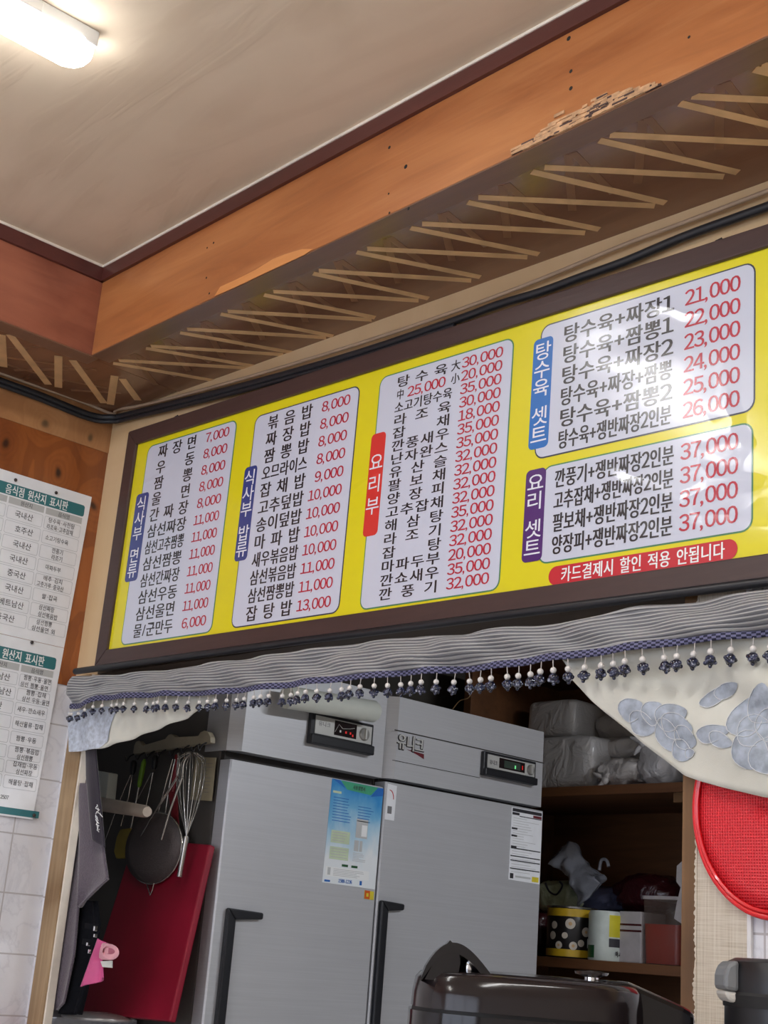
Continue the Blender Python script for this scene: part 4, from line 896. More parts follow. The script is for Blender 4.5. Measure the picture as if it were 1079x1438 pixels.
# strainer with a round mesh head
ST = thing('strainer', 'round grey mesh strainer hanging head down in front of the red board', 'strainer', S(218, 1192, .060))
c = S(217, 1191, .060); q = S(249, 1190, .060); rr = .5 * ((S(249, 1190, .060) - S(185, 1190, .060)).length + 0); rh = .5 * (S(217, 1142, .060) - S(217, 1239, .060)).length
fx = frame(c, V((math.cos(.12), math.sin(.12), 0)), V((0, 0, 1)), V((math.sin(.12), -math.cos(.12), 0)))
mb = MB().tube([fx @ V((rr * math.cos(2 * PI * k / 48), rh * math.sin(2 * PI * k / 48), 0)) for k in range(48)], .003, 8, closed=True); put('rim', mb, 'wire', ST, smooth=60)
mb = MB().lathe([(1, 0), (.97, .012 / 1), (.7, .020), (.35, .024), (0, .025)], 40, 0, fx @ Matrix.Diagonal((rr, rh, 1, 1))); put('mesh_bowl', mb, 'mesh_grey', ST, smooth=60)
mb = MB(); wire(mb, [(222, 1143), (232, 1105), (243, 1066)], .0018, .050); wire(mb, [(232, 1143), (238, 1105), (246, 1066)], .0018, .050); wire(mb, [(205, 1238), (209, 1250), (211, 1257)], .0016, .060); wire(mb, [(217, 1238), (214, 1250), (211, 1257)], .0016, .060); put('handle', mb, 'wire', ST, smooth=60)
# two skimmers with twin wire handles, left
for (pts1, pts2, blk, lb) in (([(184, 1088), (168, 1125), (146, 1186)], [(186, 1088), (180, 1122), (170, 1160)], (186, 1080), 'twin wire handled utensil hanging first from the left'), ([(213, 1085), (196, 1118), (184, 1140)], [(215, 1085), (206, 1130), (199, 1153)], (216, 1073), 'twin wire handled utensil hanging beside the green spatula')):
    U_ = thing('wire_skimmer', lb, 'utensil', S(*blk, .03)); mb = MB(); wire(mb, pts1, .002, .032); wire(mb, pts2, .002, .030); put('wire_handle', mb, 'wire', U_, smooth=60)
    mb = MB(); a = S(blk[0], blk[1] + 8, .031); b = S(blk[0] + 2, blk[1] - 12, .031); mb.tube([a, a.lerp(b, .2), a.lerp(b, .8), b], [.004, .008, .009, .005], 10); put('hanging_grip', mb, 'black_plastic', U_, smooth=60)
G = thing('spatula', 'spatula with a lime green handle and a mustard yellow blade', 'spatula', S(195, 1130, .04))
a, b = S(203, 1066, .03), S(195, 1106, .034); put('handle', MB().tube([a, a.lerp(b, .12), a.lerp(b, .5), a.lerp(b, .9), b], [.003, .0066, .0072, .0062, .003], 10), 'green', G, smooth=60)
put('shaft', MB().tube([b, S(184, 1164, .04)], .0032, 8), 'wire', G, smooth=60)
mb = MB(); P = path([(172, 1165), (187, 1163), (186, 1185), (182, 1206), (166, 1206), (163, 1196), (167, 1176)], .040); mb.prism(P, (0, -.008, 0)); put('blade', mb, 'mustard', G, bevel=.003)
Lq = thing('ladle', 'ladle with a long slanting steel rod crossing the strainer', 'ladle', S(240, 1130, .065))
mb = MB(); wire(mb, [(256, 1092), (240, 1135), (227, 1179)], .0030, .100, 0, 8); put('rod', mb, 'wire', Lq, smooth=60)
mb = MB(); wire(mb, [(256, 1092), (259, 1070), (268, 1058)], .0022, .09); put('hanging_loop', mb, 'wire', Lq, smooth=60)
Lq = thing('fork', 'long two pronged wire fork slanting left over the strainer', 'fork', S(225, 1130, .06)); mb = MB(); wire(mb, [(249, 1090), (225, 1128), (198, 1174)], .0017, .092); wire(mb, [(249, 1093), (232, 1120), (212, 1150)], .0017, .092); put('prong', mb, 'wire', Lq, smooth=60)
mb = MB(); wire(mb, [(249, 1090), (252, 1074), (250, 1058)], .0024, .085); put('hanging_loop', mb, 'wire', Lq, smooth=60)
Rd = thing('turner', 'dark red handled turner hanging behind the whisk', 'utensil', S(249, 1120, .03)); mb = MB().tube(path([(248, 1060), (247, 1085), (243, 1112)], .028), [.004, .009, .006], 10); put('handle', mb, 'red_handle', Rd, smooth=60)
mb = MB().prism(path([(238, 1110), (250, 1112), (252, 1160), (244, 1162)], .026), (0, -.004, 0)); put('blade', mb, 'red_handle', Rd, bevel=.001)
mb = MB().prism(path([(275, 1063), (304, 1064), (298, 1125), (268, 1123)], .002), (0, -.001, 0)); o = put('note_paper', mb, 'note'); tag(o, 'cream note paper stuck on the fridge side behind the whisk', 'note')
mb = MB(); e = random.Random(2)
for k in range(9): wire(mb, [(280 - k * .4, 1072 + k * 5), (280 - k * .4 + e.uniform(12, 19), 1072.5 + k * 5)], .0006, .0042, 0, 4)
put('writing', mb, 'grey_ink', o)
# red cutting board leaning on the fridge side
tr1, br1 = onY(303, 1189, YS - .012), onY(247, 1437, YS - .090); tl1, bl1 = onY(196, 1180, YS - .012), onY(120, 1424, YS - .090)
nn = (tr1 - br1).cross(tl1 - tr1).normalized()
if nn.y > 0: nn = -nn
mb = MB().prism([br1, tr1, tl1, bl1], nn * .018); o = put('cutting_board', mb, 'board_red', bevel=.004); tag(o, 'large red cutting board leaning against the side of the left fridge', 'cutting board')
# rolling pin and white holder behind the towel
a, b = onY(128, 1127, 2.0), onY(207, 1140, 1.93); put_o = put('rolling_pin', MB().tube([a - (b - a) * .6, a, b - (b - a) * .03, b], [.0195, .0190, .0150, .012], 18), 'pinwood', smooth=50); tag(put_o, 'pale wooden rolling pin pointing right from behind the towel', 'rolling pin')
P = [onY(x, y, 2.02) for x, y in ((136, 1082), (153, 1085), (149, 1124), (134, 1122))]; o = put('white_holder', MB().prism(P, (0, .03, 0)), 'white_plastic', bevel=.003); tag(o, 'white plastic holder above the rolling pin', 'holder')

# ================================================================== towel, apron, bag, gloves behind the left jamb
YT = 1.80
def T(px, py, d=0.0): return onY(px, py, YT - d)
def drape(mb, Lp, Rp, d0, amp, fr, nu=14, nv=40, ph=0.0, mat=0):
    A = resample([T(x, y, d0) for x, y in Lp], nv); B = resample([T(x, y, d0) for x, y in Rp], nv)
    def P(a, v):
        k = min(int(v * nv), nv - 1); f = v * nv - k; p = A[k].lerp(A[k + 1], f).lerp(B[k].lerp(B[k + 1], f), a)
        return p + V((0, -amp * math.sin(fr * a * PI + ph + 1.2 * v) * (.3 + .7 * v), 0))
    mb.grid(P, nu, nv, mat)
tw = thing('towel', 'dark grey terry towel hanging beside the left jamb', 'towel', T(110, 1200))
mb = MB(); drape(mb, [(104, 1060), (95, 1120), (84, 1220), (76, 1330), (72, 1400), (74, 1418)], [(128, 1060), (118, 1130), (112, 1220), (110, 1268), (104, 1340), (90, 1408), (80, 1418)], .026, .006, 1.6)
put('long_fall', mb, 'towel', tw, smooth=180, solid=.005)
mb = MB(); drape(mb, [(112, 1100), (114, 1180), (112, 1268), (110, 1272)], [(132, 1100), (142, 1165), (148, 1210), (152, 1234), (112, 1274)], .044, .006, 1.5, ph=.8)
put('short_fall', mb, 'towel', tw, smooth=180, solid=.005)
mb = MB(); mb.tube([T(x, y, .046) for x, y in ((112, 1272), (124, 1260), (138, 1246), (152, 1234))], .003, 6); put('hem', mb, 'towel', tw, smooth=60)
ap = thing('apron', 'plum coloured apron with white embroidery hanging beside the towel', 'apron', T(135, 1110, .05))
mb = MB(); drape(mb, [(121, 1050), (122, 1090), (128, 1150), (132, 1180)], [(134, 1050), (138, 1100), (142, 1150), (145, 1190)], .058, .004, 1.2); put('cloth', mb, 'apron', ap, smooth=180, solid=.004)
mb = MB(); e = random.Random(12)
for k in range(16):
    x = 133 + e.uniform(0, 7) + k * .16; y = 1130 + k * 2.3; mb.tube([T(x, y, .066), T(x + e.uniform(-3, 3), y + e.uniform(1, 3), .066), T(x + e.uniform(-2, 4), y + e.uniform(3, 6), .066)], .0009, 4)
put('embroidery', mb, 'white_ink', ap)
bg = thing('black_bag', 'black cloth bag with metal buckles hanging under the towel', 'bag', T(130, 1350, .02))
mb = MB(); drape(mb, [(108, 1262), (106, 1330), (98, 1400), (92, 1424)], [(136, 1266), (141, 1300), (136, 1350), (122, 1400), (116, 1424)], .0, .014, 2.2); put('cloth', mb, 'black_cloth', bg, smooth=180, solid=.012)
mb = MB()
for (x, y, w2, h2) in ((134, 1304, 3, 6), (134, 1314, 2.4, 4), (124, 1326, 3, 4), (126, 1336, 1.5, 5)):
    p = T(x, y, .045); mb.box(p.x - w2 * .0010, p.x + w2 * .0010, p.y - .004, p.y + .004, p.z - h2 * .0009, p.z + h2 * .0009)
put('buckle', mb, 'chrome', bg, bevel=.001)
mb = MB(); drape(mb, [(120, 1296), (121, 1304)], [(140, 1299), (139, 1308)], .036, .002, 1); drape(mb, [(117, 1318), (117, 1326)], [(137, 1320), (136, 1329)], .036, .002, 1); put('strap', mb, 'black_cloth', bg, smooth=180, solid=.004)
gl = thing('rubber_glove', 'pink rubber glove with a pale lining poking out over the black bag', 'glove', T(143, 1350, .06))
def loop(cx, cy, rx, ry, d, tilt=0.0, n=18):
    out = []
    for k in range(n):
        a = 2 * PI * k / n; x = rx * math.cos(a); y = ry * math.sin(a); out.append(T(cx + x * math.cos(tilt) - y * math.sin(tilt), cy + x * math.sin(tilt) + y * math.cos(tilt), d + .012 * math.cos(a)))
    return out
mb = MB(); rings = [loop(138, 1334, 5, 9, .050), loop(146, 1336, 10, 12, .062, .1), loop(154, 1337, 12, 11.5, .074, .15), loop(155, 1337, 12.5, 11, .080, .2), loop(155, 1337, 11, 9.5, .081, .2), loop(153, 1335.5, 8.5, 4.5, .072, .15), loop(150, 1335, 6, 2.5, .066, .1)]
vs = [p for r in rings for p in r]; n = 18
mb.add(vs, [(j * n + k, j * n + (k + 1) % n, (j + 1) * n + (k + 1) % n, (j + 1) * n + k) for j in range(5) for k in range(n)], 0); mb.add(rings[5] + rings[6], [(k, (k + 1) % n, n + (k + 1) % n, n + k) for k in range(n)] + [tuple(range(n, 2 * n))], 1); put('cuff', mb, ['pink_pale', 'cuff_inside'], gl, smooth=60)
mb = MB(); drape(mb, [(138, 1318), (130, 1345), (119, 1386)], [(152, 1326), (143, 1348), (149, 1373)], .056, .010, 1.9); put('hand', mb, 'pink', gl, smooth=180, solid=.004)
P = [T(x, y, .066) for x, y in ((141, 1350), (157, 1349), (157, 1359), (144, 1358))]; put('label', MB().prism(P, (0, .002, 0)), 'white_plastic', gl)
# counter with the pot lid
zc = 1.003
cb = onZ(250, 1434, zc)
o = put('kitchen_counter', MB().box(-3.62, cb.x, 1.80, 2.085, .955, zc).box(-3.60, cb.x - .02, 1.82, 2.07, 0, .955), 'counter', bevel=.003); tag(o, 'steel kitchen counter at the bottom left below the red board', 'counter')
lc = onZ(138, 1424, zc + .012)
ld = thing('pot_lid', 'steel pot lid lying on the counter at the lower left', 'lid', V((lc.x, lc.y, zc)))
mb = MB().lathe([(.086, .0), (.088, .004), (.084, .007), (.06, .013), (.03, .016), (0, .017)], 40, 0, Matrix.Translation(V((lc.x, lc.y, zc)))); put('dome', mb, 'lid', ld, smooth=40)
mb = MB().tube([V((lc.x + .0865 * math.cos(2 * PI * k / 40), lc.y + .0865 * math.sin(2 * PI * k / 40), zc + .004)) for k in range(40)], .0028, 6, closed=True); put('rim', mb, 'lid', ld, smooth=60)

# ================================================================== shelves at the back of the kitchen
YB = 3.60
pu = onY(658, 985, YB); x0 = pu.x; x1 = onY(985, 1100, YB).x
zU = onY(860, 1102, YB).z; zL = onY(860, 1350, YB).z
sh = thing('storage_shelf', 'dark wooden storage shelf behind the right fridge', 'shelf', V(((x0 + x1) / 2, YB + .25, 0)))
for nm, zz in (('shelf_board', zU), ('shelf_board', zL), ('shelf_board', .62)): put(nm, MB().box(x0, x1, YB, YB + .48, zz - .030, zz), 'shelf_wood', sh, bevel=.002)
put('top_board', MB().box(x0, x1, YB, YB + .48, 2.22, 2.25), 'shelf_wood', sh)
put('back_panel', MB().box(x0, x1, YB + .48, YB + .50, .05, 2.25), 'dark_wood', sh) if 'dark_wood' in M else put('back_panel', MB().box(x0, x1, YB + .48, YB + .50, .05, 2.25), 'shelf_wood', sh)
for xx in (x0, x1): put('upright', MB().box(xx - .018, xx + .018, YB - .005, YB + .49, 0, 2.25), 'shelf_wood', sh, bevel=.002)
p = onY(951, 1121, YB); put('bracket', MB().box(p.x - .02, p.x + .02, YB + .01, YB + .06, zU - .060, zU - .030), 'bare_wood', sh)
mb = MB(); a = onY(636, 996, YB - .02); b = onY(660, 978, YB - .02); mb.tube(smoothpath([a, a.lerp(b, .4) + V((0, 0, .012)), b, b + V((.004, 0, .06))], 4), .0018, 5); o = put('string', mb, 'tape'); tag(o, 'loose string tied to the shelf upright above the right fridge', 'string')
def lump(c, r, sq, amp, fr, seed, n=36, m=24):
    """soft squarish body with wrinkles"""
    mb = MB(); vs = []
    for j in range(m + 1):
        b = -PI / 2 + PI * j / m
        for k in range(n):
            a = 2 * PI * k / n; f = lambda t, q: math.copysign(abs(t) ** q, t)
            p = V((f(math.cos(b), sq) * f(math.cos(a), sq), f(math.cos(b), sq) * f(math.sin(a), sq), f(math.sin(b), sq)))
            q = V((p.x * r[0], p.y * r[1], p.z * r[2])); s = V((seed * 7.1, seed * 3.3, 0))
            w_ = abs(noise.noise(q * fr + s)) + .5 * abs(noise.noise(q * fr * 2.1 + s))
            vs.append(V(c) + q * (1 - amp * w_))
    mb.add(vs, [(j * n + k, j * n + (k + 1) % n, (j + 1) * n + (k + 1) % n, (j + 1) * n + k) for j in range(m) for k in range(n)])
    return mb
def bagpx(name, label, cat, x0, y0, x1, y1, Y, mat, sq=.75, amp=.25, fr=14, seed=1, dep=.12, zbase=None, knot=None, group=None):
    a = onY(x0, (y0 + y1) / 2, Y); b = onY(x1, (y0 + y1) / 2, Y); t_ = onY((x0 + x1) / 2, y0, Y).z; bt = onY((x0 + x1) / 2, y1, Y).z
    if zbase is not None: bt = zbase
    c = V(((a.x + b.x) / 2, Y + dep * .3, (t_ + bt) / 2)); r = ((b.x - a.x) / 2 * 1.06, dep, (t_ - bt) / 2 * 1.04)
    if zbase is not None: c.z += r[2] - (t_ - bt) / 2 + .001
    th = thing(name, label, cat, V((c.x, c.y, c.z - r[2])), group)
    put('body', lump(c, r, sq, amp, fr, seed), mat, th, smooth=70)
    if knot:
        k = onY(knot[0], knot[1], Y - dep * .5); mb = MB().ball(k, (.014, .012, .016), 0, 10, 8)
        for dx, dz in ((-.045, .022), (-.03, -.035), (.02, .02)): mb.tube([k, k + V((dx * .5, -.006, dz * .6)), k + V((dx, -.004, dz))], [.006, .009, .004], 8)
        put('knot', mb, mat, th, smooth=70)
    return th
bagpx('wrapped_box', 'upper foam box wrapped in plastic on the top shelf', 'box', 762, 988, 828, 1042, YB + .28, 'foam_wrap', .28, .06, 10, 2, .14)
bagpx('wrapped_box', 'lower foam box wrapped in plastic on the top shelf beside the fridge', 'box', 748, 1040, 852, 1108, YB + .16, 'foam_wrap', .26, .06, 9, 3, .13, zU)
bagpx('plastic_bag', 'milky bag at the back of the top shelf, highest of the bags', 'bag', 842, 1000, 935, 1045, YB + .34, 'grey_bag', .6, .2, 12, 4, .10)
bagpx('plastic_bag', 'milky bag lying across the middle of the top shelf', 'bag', 842, 1034, 912, 1074, YB + .22, 'grey_bag', .7, .22, 14, 5, .10)
bagpx('plastic_bag', 'crumpled milky bag at the front edge of the top shelf', 'bag', 838, 1064, 910, 1108, YB + .09, 'grey_bag', .8, .35, 18, 6, .08, zU, (850, 1095))
bagpx('plastic_bag', 'shiny clear bag with a tied knot at the right end of the top shelf', 'bag', 903, 1042, 962, 1098, YB + .10, 'clear_bag', .55, .3, 16, 7, .09, zU, (903, 1044))
zt = zL
bagpx('plastic_bag', 'pale green bag with a black clip beside the fridge on the lower shelf', 'bag', 752, 1236, 818, 1284, YB + .24, 'green_bag', .7, .3, 16, 8, .08)
mb = MB(); wv = [onY(x, y, YB + .14) for x, y in ((766, 1240), (772, 1252), (782, 1256), (790, 1244), (786, 1238))]; mb.tube(smoothpath(wv, 4), .0035, 6); o = put('clip', mb, 'black_plastic', smooth=60); tag(o, 'black clip on the pale green bag', 'clip')
bagpx('dark_jar_bag', 'dark bundle low beside the fridge on the lower shelf', 'bundle', 748, 1282, 776, 1336, YB + .22, 'dark_bag', .5, .15, 10, 9, .08, zt)
bagpx('plastic_bag', 'bluish bag behind the cans on the lower shelf', 'bag', 794, 1240, 866, 1284, YB + .30, 'blue_film', .8, .25, 12, 10, .09)
# limp clear bag rising to a peak
mb = MB(); c0 = onY(800, 1182, YB + .22); A = [onY(x, y, YB + .20) for x, y in ((774, 1210), (790, 1188), (800, 1180), (810, 1186), (822, 1212), (846, 1228))]; B = [onY(x, y, YB + .16) for x, y in ((786, 1222), (800, 1232), (806, 1250), (812, 1275), (822, 1268), (842, 1238))]
A = resample(A, 24); B = resample(B, 24)
def pk(a, v):
    k = min(int(a * 24), 23); f = a * 24 - k; p = A[k].lerp(A[k + 1], f).lerp(B[k].lerp(B[k + 1], f), v); return p + V((0, -.03 * math.sin(PI * v) + .022 * noise.noise(p * 26), .006 * noise.noise(p * 40)))
mb.grid(pk, 30, 20); mb.grid(lambda a, v: pk(a, v) + V((.004, .05 * math.sin(PI * v) * 1.2, 0)), 30, 20)
o = put('plastic_bag', mb, 'film', smooth=180, solid=.001); tag(o, 'limp clear bag peaking above the bluish bag on the lower shelf', 'bag')
mb = MB(); mb.tube(smoothpath([onY(x, y, YB + .2) for x, y in ((842, 1222), (845, 1208), (852, 1208), (855, 1217))], 4), .006, 8); put('handle', mb, 'film', o, smooth=60)
def can(label, pxl, pxr, py0, Y, builder, name='can'):
    a = onY(pxl, 1300, Y); b = onY(pxr, 1300, Y); r = (a - b).length / 2 * .98; c = V(((a.x + b.x) / 2, Y, zt)); h = onY((pxl + pxr) / 2, py0, Y).z - zt
    th = thing(name, label, 'can', c); builder(th, c, r, h); return th
def lab(c, r, h, a0, a1, z0, z1, off=.0006, n=10):
    vs = [];
    for k in range(n + 1):
        a = math.radians(a0 + (a1 - a0) * k / n)
        for zz in (z0, z1): vs.append(c + V((math.cos(a) * (r + off), math.sin(a) * (r + off), zz * h)))
    return vs, [(2 * k, 2 * k + 2, 2 * k + 3, 2 * k + 1) for k in range(n)]
def spot(mb, c, r, a, z, rad, off, mat=0):
    vs = []
    for k in range(16):
        t_ = 2 * PI * k / 16; aa = math.radians(a) + rad * math.cos(t_) / r; vs.append(c + V((math.cos(aa) * (r + off), math.sin(aa) * (r + off), z + rad * math.sin(t_))))
    ctr = c + V((math.cos(math.radians(a)) * (r + off + .0003), math.sin(math.radians(a)) * (r + off + .0003), z)); mb.add(vs + [ctr], [(k, (k + 1) % 16, 16) for k in range(16)], mat)
FA = math.degrees(math.atan2(-3.7, 2.95))    # the side of a can that faces the opening
def tin(th, c, r, h):
    X = Matrix.Translation(c)
    put('body', MB().lathe([(r * .96, 0), (r, .004), (r, h - .004), (r * .97, h)], 40, 0, X), 'tin_black', th, smooth=40)
    put('metal_rim', MB().lathe([(r * 1.02, h - .006), (r * 1.03, h - .001), (r * .96, h), (r * .94, h - .005), (0, h - .005)], 40, 0, X), 'wire', th, smooth=40)
    mb = MB()
    for z0, z1 in ((.03, .17), (.80, .95)):
        vs, fs = lab(c, r, h, 0, 360, z0, z1, n=40); mb.add(vs, fs)
    put('yellow_band', mb, 'tin_yellow', th, smooth=40)
    mb = MB(); e = random.Random(1)
    for a, z, rd in ((-2, .66, .0165), (-42, .62, .012), (-46, .42, .013), (36, .52, .015), (-28, .24, .012), (6, .24, .013), (24, .30, .011), (-14, .43, .010), (50, .70, .008)): spot(mb, c, r, FA + a, h * z, rd, .0007)
    put('mushroom_print', mb, 'mushroom', th, smooth=40)
    mb = MB()
    for a, z, rd in ((-2, .66, .006), (36, .52, .005), (-28, .24, .004), (6, .24, .005)): spot(mb, c, r, FA + a, h * z, rd, .0013)
    vs, fs = lab(c, r, h, FA + 40, FA + 62, .22, .40, .0008); k = MB(); k.add(vs, fs); put('barcode', k, 'white_ink', th); put('mushroom_gill', mb, 'tape', th)
can('black mushroom can with yellow bands on the lower shelf', 776, 831, 1274, YB + .085, tin)
def wcan(th, c, r, h):
    X = Matrix.Translation(c)
    put('body', MB().lathe([(r * .96, 0), (r, .004), (r, h - .01), (r * .92, h)], 36, 0, X), 'tin_white', th, smooth=40)
    mb = MB(); vs, fs = lab(c, r, h, FA - 80, FA - 40, .05, .30); mb.add(vs, fs); put('green_print', mb, 'can_green', th, smooth=40)
    mb = MB(); vs, fs = lab(c, r, h, FA + 8, FA + 88, .48, .92); mb.add(vs, fs); spot(mb, c, r, FA + 30, h * .80, .018, .001); put('yellow_print', mb, 'can_yellow', th, smooth=40)
    mb = MB(); vs, fs = lab(c, r, h, FA + 8, FA + 88, .28, .45); mb.add(vs, fs); put('dark_band', mb, 'ink', th, smooth=40)
    mb = MB(); cc = c + V((math.cos(math.radians(FA + 44)) * (r + .001), math.sin(math.radians(FA + 44)) * (r + .001), h * .15)); ex = V((-math.sin(math.radians(FA + 44)), math.cos(math.radians(FA + 44)), 0)); text(mb, '아-01', -.018, .018, 0, .020, frame(cc, ex, V((0, 0, 1)), V((-ex.y * -1, 0, 0)) if False else ex.cross(V((0, 0, 1)))), .0015, bold=.04); put('lettering', mb, 'ink', th)
can('white and green can with a yellow label beside the mushroom can', 832, 873, 1280, YB + .075, wcan)
a, b = onY(872, 1300, YB + .08), onY(900, 1300, YB + .08)
cs = thing('carton_stack', 'white carton with dark stripes between the can and the red tub', 'carton', V(((a.x + b.x) / 2, YB + .12, zt)))
hc = onY(886, 1280, YB + .08).z - zt
put('body', MB().box(a.x, b.x + .01, YB + .07, YB + .20, zt, zt + hc), 'carton', cs, bevel=.004)
mb = MB()
for f in (.72, .60): mb.box(a.x - .0005, b.x + .0105, YB + .0692, YB + .071, zt + hc * f, zt + hc * f + .006)
put('stripe', mb, 'dark_bag', cs)
a, b = onY(899, 1300, YB + .06), onY(953, 1300, YB + .06); htub = onY(925, 1260, YB + .06).z - zt; cx = (a.x + b.x) / 2; rx = (b.x - a.x) / 2
tb = thing('plastic_tub', 'cloudy plastic tub half full of red sauce on the lower shelf', 'tub', V((cx, YB + .14, zt)))
def taper(mb, z0, z1, s0, s1, mat=0):
    P0 = rrect(cx - rx * s0, cx + rx * s0, YB + .14 - .075 * s0, YB + .14 + .075 * s0, .018, 4); P1 = rrect(cx - rx * s1, cx + rx * s1, YB + .14 - .075 * s1, YB + .14 + .075 * s1, .018, 4); n = len(P0)
    mb.add([(x, y, z0) for x, y in P0] + [(x, y, z1) for x, y in P1], [(k, (k + 1) % n, n + (k + 1) % n, n + k) for k in range(n)] + [tuple(range(n))[::-1], tuple(range(n, 2 * n))], mat)
mb = MB(); taper(mb, zt + .001, zt + htub, .93, 1.0); put('wall', mb, 'tub', tb, smooth=40)
mb = MB(); taper(mb, zt + .003, zt + htub * .60, .90, .95); put('sauce', mb, 'sauce', tb, smooth=40)
mb = MB(); taper(mb, zt + htub - .006, zt + htub + .004, 1.03, 1.05); put('rim', mb, 'carton', tb, smooth=40)
bagpx('plastic_bag', 'dark red bag behind the red tub on the lower shelf', 'bag', 862, 1226, 955, 1284, YB + .32, 'dark_bag', .8, .3, 16, 12, .09)
mb = MB(); P = [onY(x, y, YB + .03) for x, y in ((962, 1206), (951, 1216), (950, 1238), (956, 1246), (950, 1272), (947, 1290), (962, 1300))]; mb.prism(P, (0, .002, 0)); o = put('paper_sheet', mb, 'carton'); tag(o, 'white paper hanging from the right end of the shelf', 'paper')

# ================================================================== rice cooker in front of the opening
def camframe(px, py, dist):
    p = CAM + ray(px, py) * dist; r = V(RM[0]); r.z = 0; r.normalize(); return frame(p, r, V((-r.y, r.x, 0)), V((0, 0, 1)))
XR = camframe(752, 1402, 1.52)                # local (along, away, up); z = 0 at the lid edge
mmpx = 1.52 / F
PXm = lambda px: (px - 752) * mmpx
rc = thing('rice_cooker', 'glossy black rice cooker with an arched handle at the bottom of the view', 'rice cooker', XR @ V((0, .10, -.26)))
def sup(rx, ry, z, n=48, e_=.62, cx=0, cy=.14):
    f = lambda t, q: math.copysign(abs(t) ** q, t)
    return [XR @ V((cx + rx * f(math.cos(2 * PI * k / n), e_), cy + ry * f(math.sin(2 * PI * k / n), e_), z)) for k in range(n)]
def loft(rings, mat=0):
    n = len(rings[0]); mb = MB(); mb.add([p for r in rings for p in r], [(j * n + k, j * n + (k + 1) % n, (j + 1) * n + (k + 1) % n, (j + 1) * n + k) for j in range(len(rings) - 1) for k in range(n)] + [tuple(range(n))[::-1], tuple(range((len(rings) - 1) * n, len(rings) * n))], mat); return mb
RXc = .134; xl = PXm(582) + RXc
put('body', loft([sup(RXc * .93, .118, -.26, cx=xl), sup(RXc * 1.0, .128, -.24, cx=xl), sup(RXc * 1.03, .132, -.10, cx=xl), sup(RXc * 1.02, .131, -.024, cx=xl)]), 'gloss_black', rc, smooth=40)
put('seam_ring', loft([sup(RXc * .99, .127, -.026, cx=xl), sup(RXc * .99, .127, -.019, cx=xl)]), 'seam', rc, smooth=40)
put('lid', loft([sup(RXc * 1.0, .129, -.020, cx=xl), sup(RXc * .995, .128, -.004, cx=xl), sup(RXc * .975, .125, .012, cx=xl), sup(RXc * .93, .118, .019, cx=xl), sup(RXc * .7, .09, .022, cx=xl), sup(RXc * .3, .04, .024, cx=xl)]), 'gloss_brown', rc, smooth=50)
# arched handle: a tapering band bridging over the lid
hx0, hx1 = PXm(592), PXm(716); hm = PXm(645); mb = MB()
prof = []
NA = 20
for k in range(NA + 1):
    s = k / NA; x = hx0 + (hx1 - hx0) * s; h = .040 * (math.sin(PI * min(1, s * 1.12) ** .78) if s * 1.12 < 1 else 0) + .004; prof.append((x, h))
vs = []
for i, (x, h) in enumerate(prof):
    s = i / NA; w1 = .046 - .02 * s
    vs += [XR @ V((x, .045, .008 + h)), XR @ V((x, .045 + w1 * 1.6, .008 + h)), XR @ V((x, .045 + w1 * 1.6, .008 + max(0, h - .010 - .012 * s))), XR @ V((x, .045, .008 + max(0, h - .010 - .004 * s)))]
fs = [(i * 4 + a, i * 4 + (a + 1) % 4, (i + 1) * 4 + (a + 1) % 4, (i + 1) * 4 + a) for i in range(NA) for a in range(4)] + [(0, 1, 2, 3), (NA * 4 + 3, NA * 4 + 2, NA * 4 + 1, NA * 4)]
mb.add(vs, fs)
mb.prism([XR @ V((a, .046, .010 + b)) for a, b in ((hx0 + .004, 0), (hx0 + .040, 0), (hx0 + .043, .020), (hx0 + .040, .036), (hx0 + .030, .044), (hx0 + .018, .030))], V(XR.to_3x3() @ V((0, .07, 0))), 0)
mb.prism([XR @ V((x, .088, .008 + max(0, h - .004))) for x, h in prof] , V(XR.to_3x3() @ V((0, .012, 0))))
put('arched_handle', mb, 'gloss_black', rc, smooth=35)
mb = MB().ball(XR @ V((hx0 + .054, .068, .026)), (.010, .010, .015), 0, 16, 10); put('steam_valve', mb, 'chrome', rc, smooth=60)
# front block with a slanting glossy top, release lever
fx0, fx1 = PXm(862), PXm(1000)
mb = MB(); P = [(fx0, -.26), (fx1, -.26), (fx1, -.004), (fx1 - .012, .002), (fx0 + .03, .024), (fx0, .024)]
mb.prism([XR @ V((a, .085, b)) for a, b in P], V(XR.to_3x3() @ V((0, .11, 0)))); put('front_block', mb, 'gloss_black', rc, bevel=.006)
mb = MB(); mb.prism([XR @ V((a, .1, b)) for a, b in ((fx0 + .032, .0245), (fx1 - .014, .0032), (fx1 - .016, .0022), (fx0 + .032, .0225))], V(XR.to_3x3() @ V((0, .082, 0)))); put('glint_strip', mb, 'knob_metal', rc, bevel=.0008)  # pale metal strip paints the white reflections on the dark top
kx = PXm(850); mb = MB().lathe([(.008, .020), (.008, .026), (.019, .029), (.020, .032), (0, .034)], 20, 0, XR @ Matrix.Translation(V((kx, .11, 0)))); put('release_knob', mb, 'chrome', rc, smooth=40)
o = put('side_table', MB().prism([XR @ V((a, b, -.30)) for a, b in ((-.20, -.03), (.45, -.03), (.45, .29), (-.20, .29))], (0, 0, .038)), 'gloss_brown', bevel=.004); tag(o, 'dark table top carrying the rice cooker', 'table')
mb = MB()
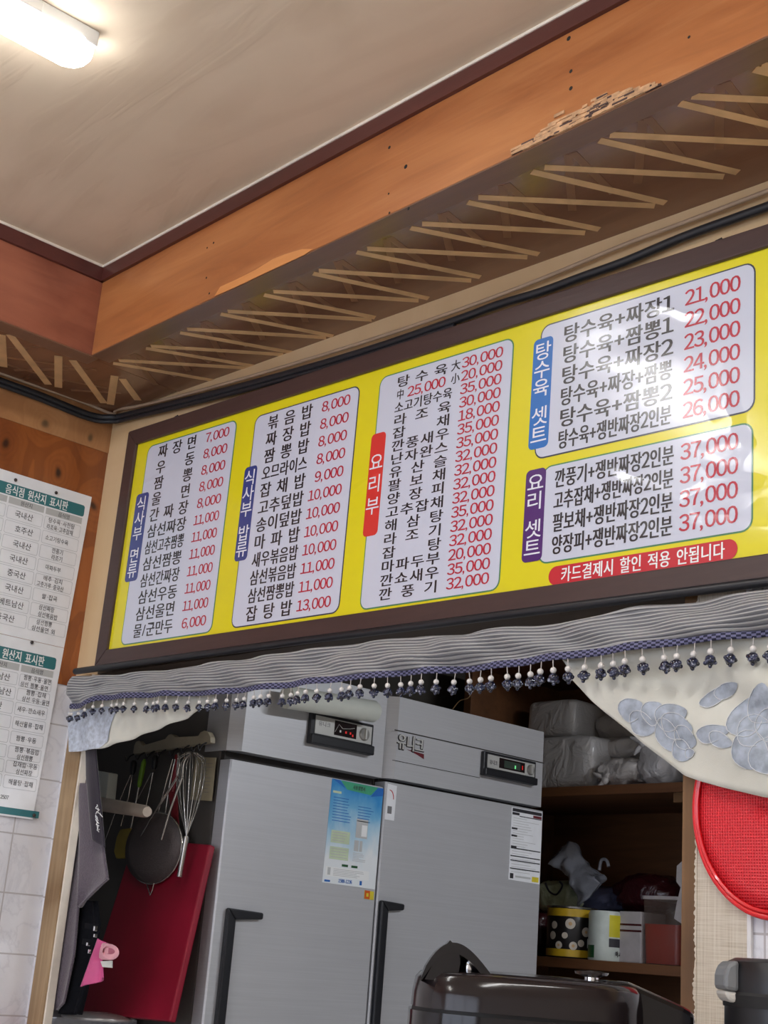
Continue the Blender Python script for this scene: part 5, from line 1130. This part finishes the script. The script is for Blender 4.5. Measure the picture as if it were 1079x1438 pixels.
for a, b in ((-.17, .0), (.42, .0), (.42, .26), (-.17, .26)): mb.prism([XR @ V((a + i, b + j, 0)) - V((0, 0, (XR @ V((0, 0, 0))).z)) for i, j in ((-.02, -.02), (.02, -.02), (.02, .02), (-.02, .02))], V((0, 0, (XR @ V((0, 0, -.30))).z)))
put('leg', mb, 'gloss_brown', o)
# black vacuum jug at the right edge
XJ = camframe(1090, 1402, 1.42); mj = 1.42 / F
jg = thing('vacuum_jug', 'black and grey vacuum jug cut off by the right edge', 'jug', XJ @ V((0, .07, -.26)))
J = lambda px, py: ((px - 1090) * mj, (1402 - py) * mj)
R_ = .075; jb = (XR @ V((0, 0, -.262))).z - XJ.translation.z
cxj = J(1046, 1400)[0] + R_
put('body', MB().lathe([(R_ * .95, jb), (R_, jb + .02), (R_, -.012), (R_ * .99, .0)], 36, 0, XJ @ Matrix.Translation(V((cxj, .08, 0)))), 'jug_black', jg, smooth=40)
put('collar', MB().lathe([(R_ * 1.02, -.012), (R_ * 1.03, .0), (R_ * 1.0, .003)], 36, 0, XJ @ Matrix.Translation(V((cxj, .08, 0)))), 'seam', jg, smooth=40)
put('lid', MB().lathe([(R_ * 1.0, .002), (R_ * 1.0, .024), (R_ * .96, .034), (R_ * .85, .038), (0, .040)], 36, 0, XJ @ Matrix.Translation(V((cxj, .08, 0)))), 'jug_black', jg, smooth=40)
a = J(1033, 1390); b = J(1053, 1356)
mb = MB(); P = [J(1034, 1396), J(1034, 1376), J(1038, 1362), J(1046, 1356), J(1056, 1354), J(1056, 1398)]; mb.prism([XJ @ V((x, .05, z)) for x, z in P], V(XJ.to_3x3() @ V((0, .05, 0)))); put('hinge_cap', mb, 'pot_grey', jg, bevel=.004)
mb = MB(); P = [J(1035, 1397), J(1056, 1398), J(1056, 1412), J(1046, 1414), J(1038, 1408)]; mb.prism([XJ @ V((x, .052, z)) for x, z in P], V(XJ.to_3x3() @ V((0, .046, 0)))); put('handle_root', mb, 'pot_pale', jg, bevel=.004)
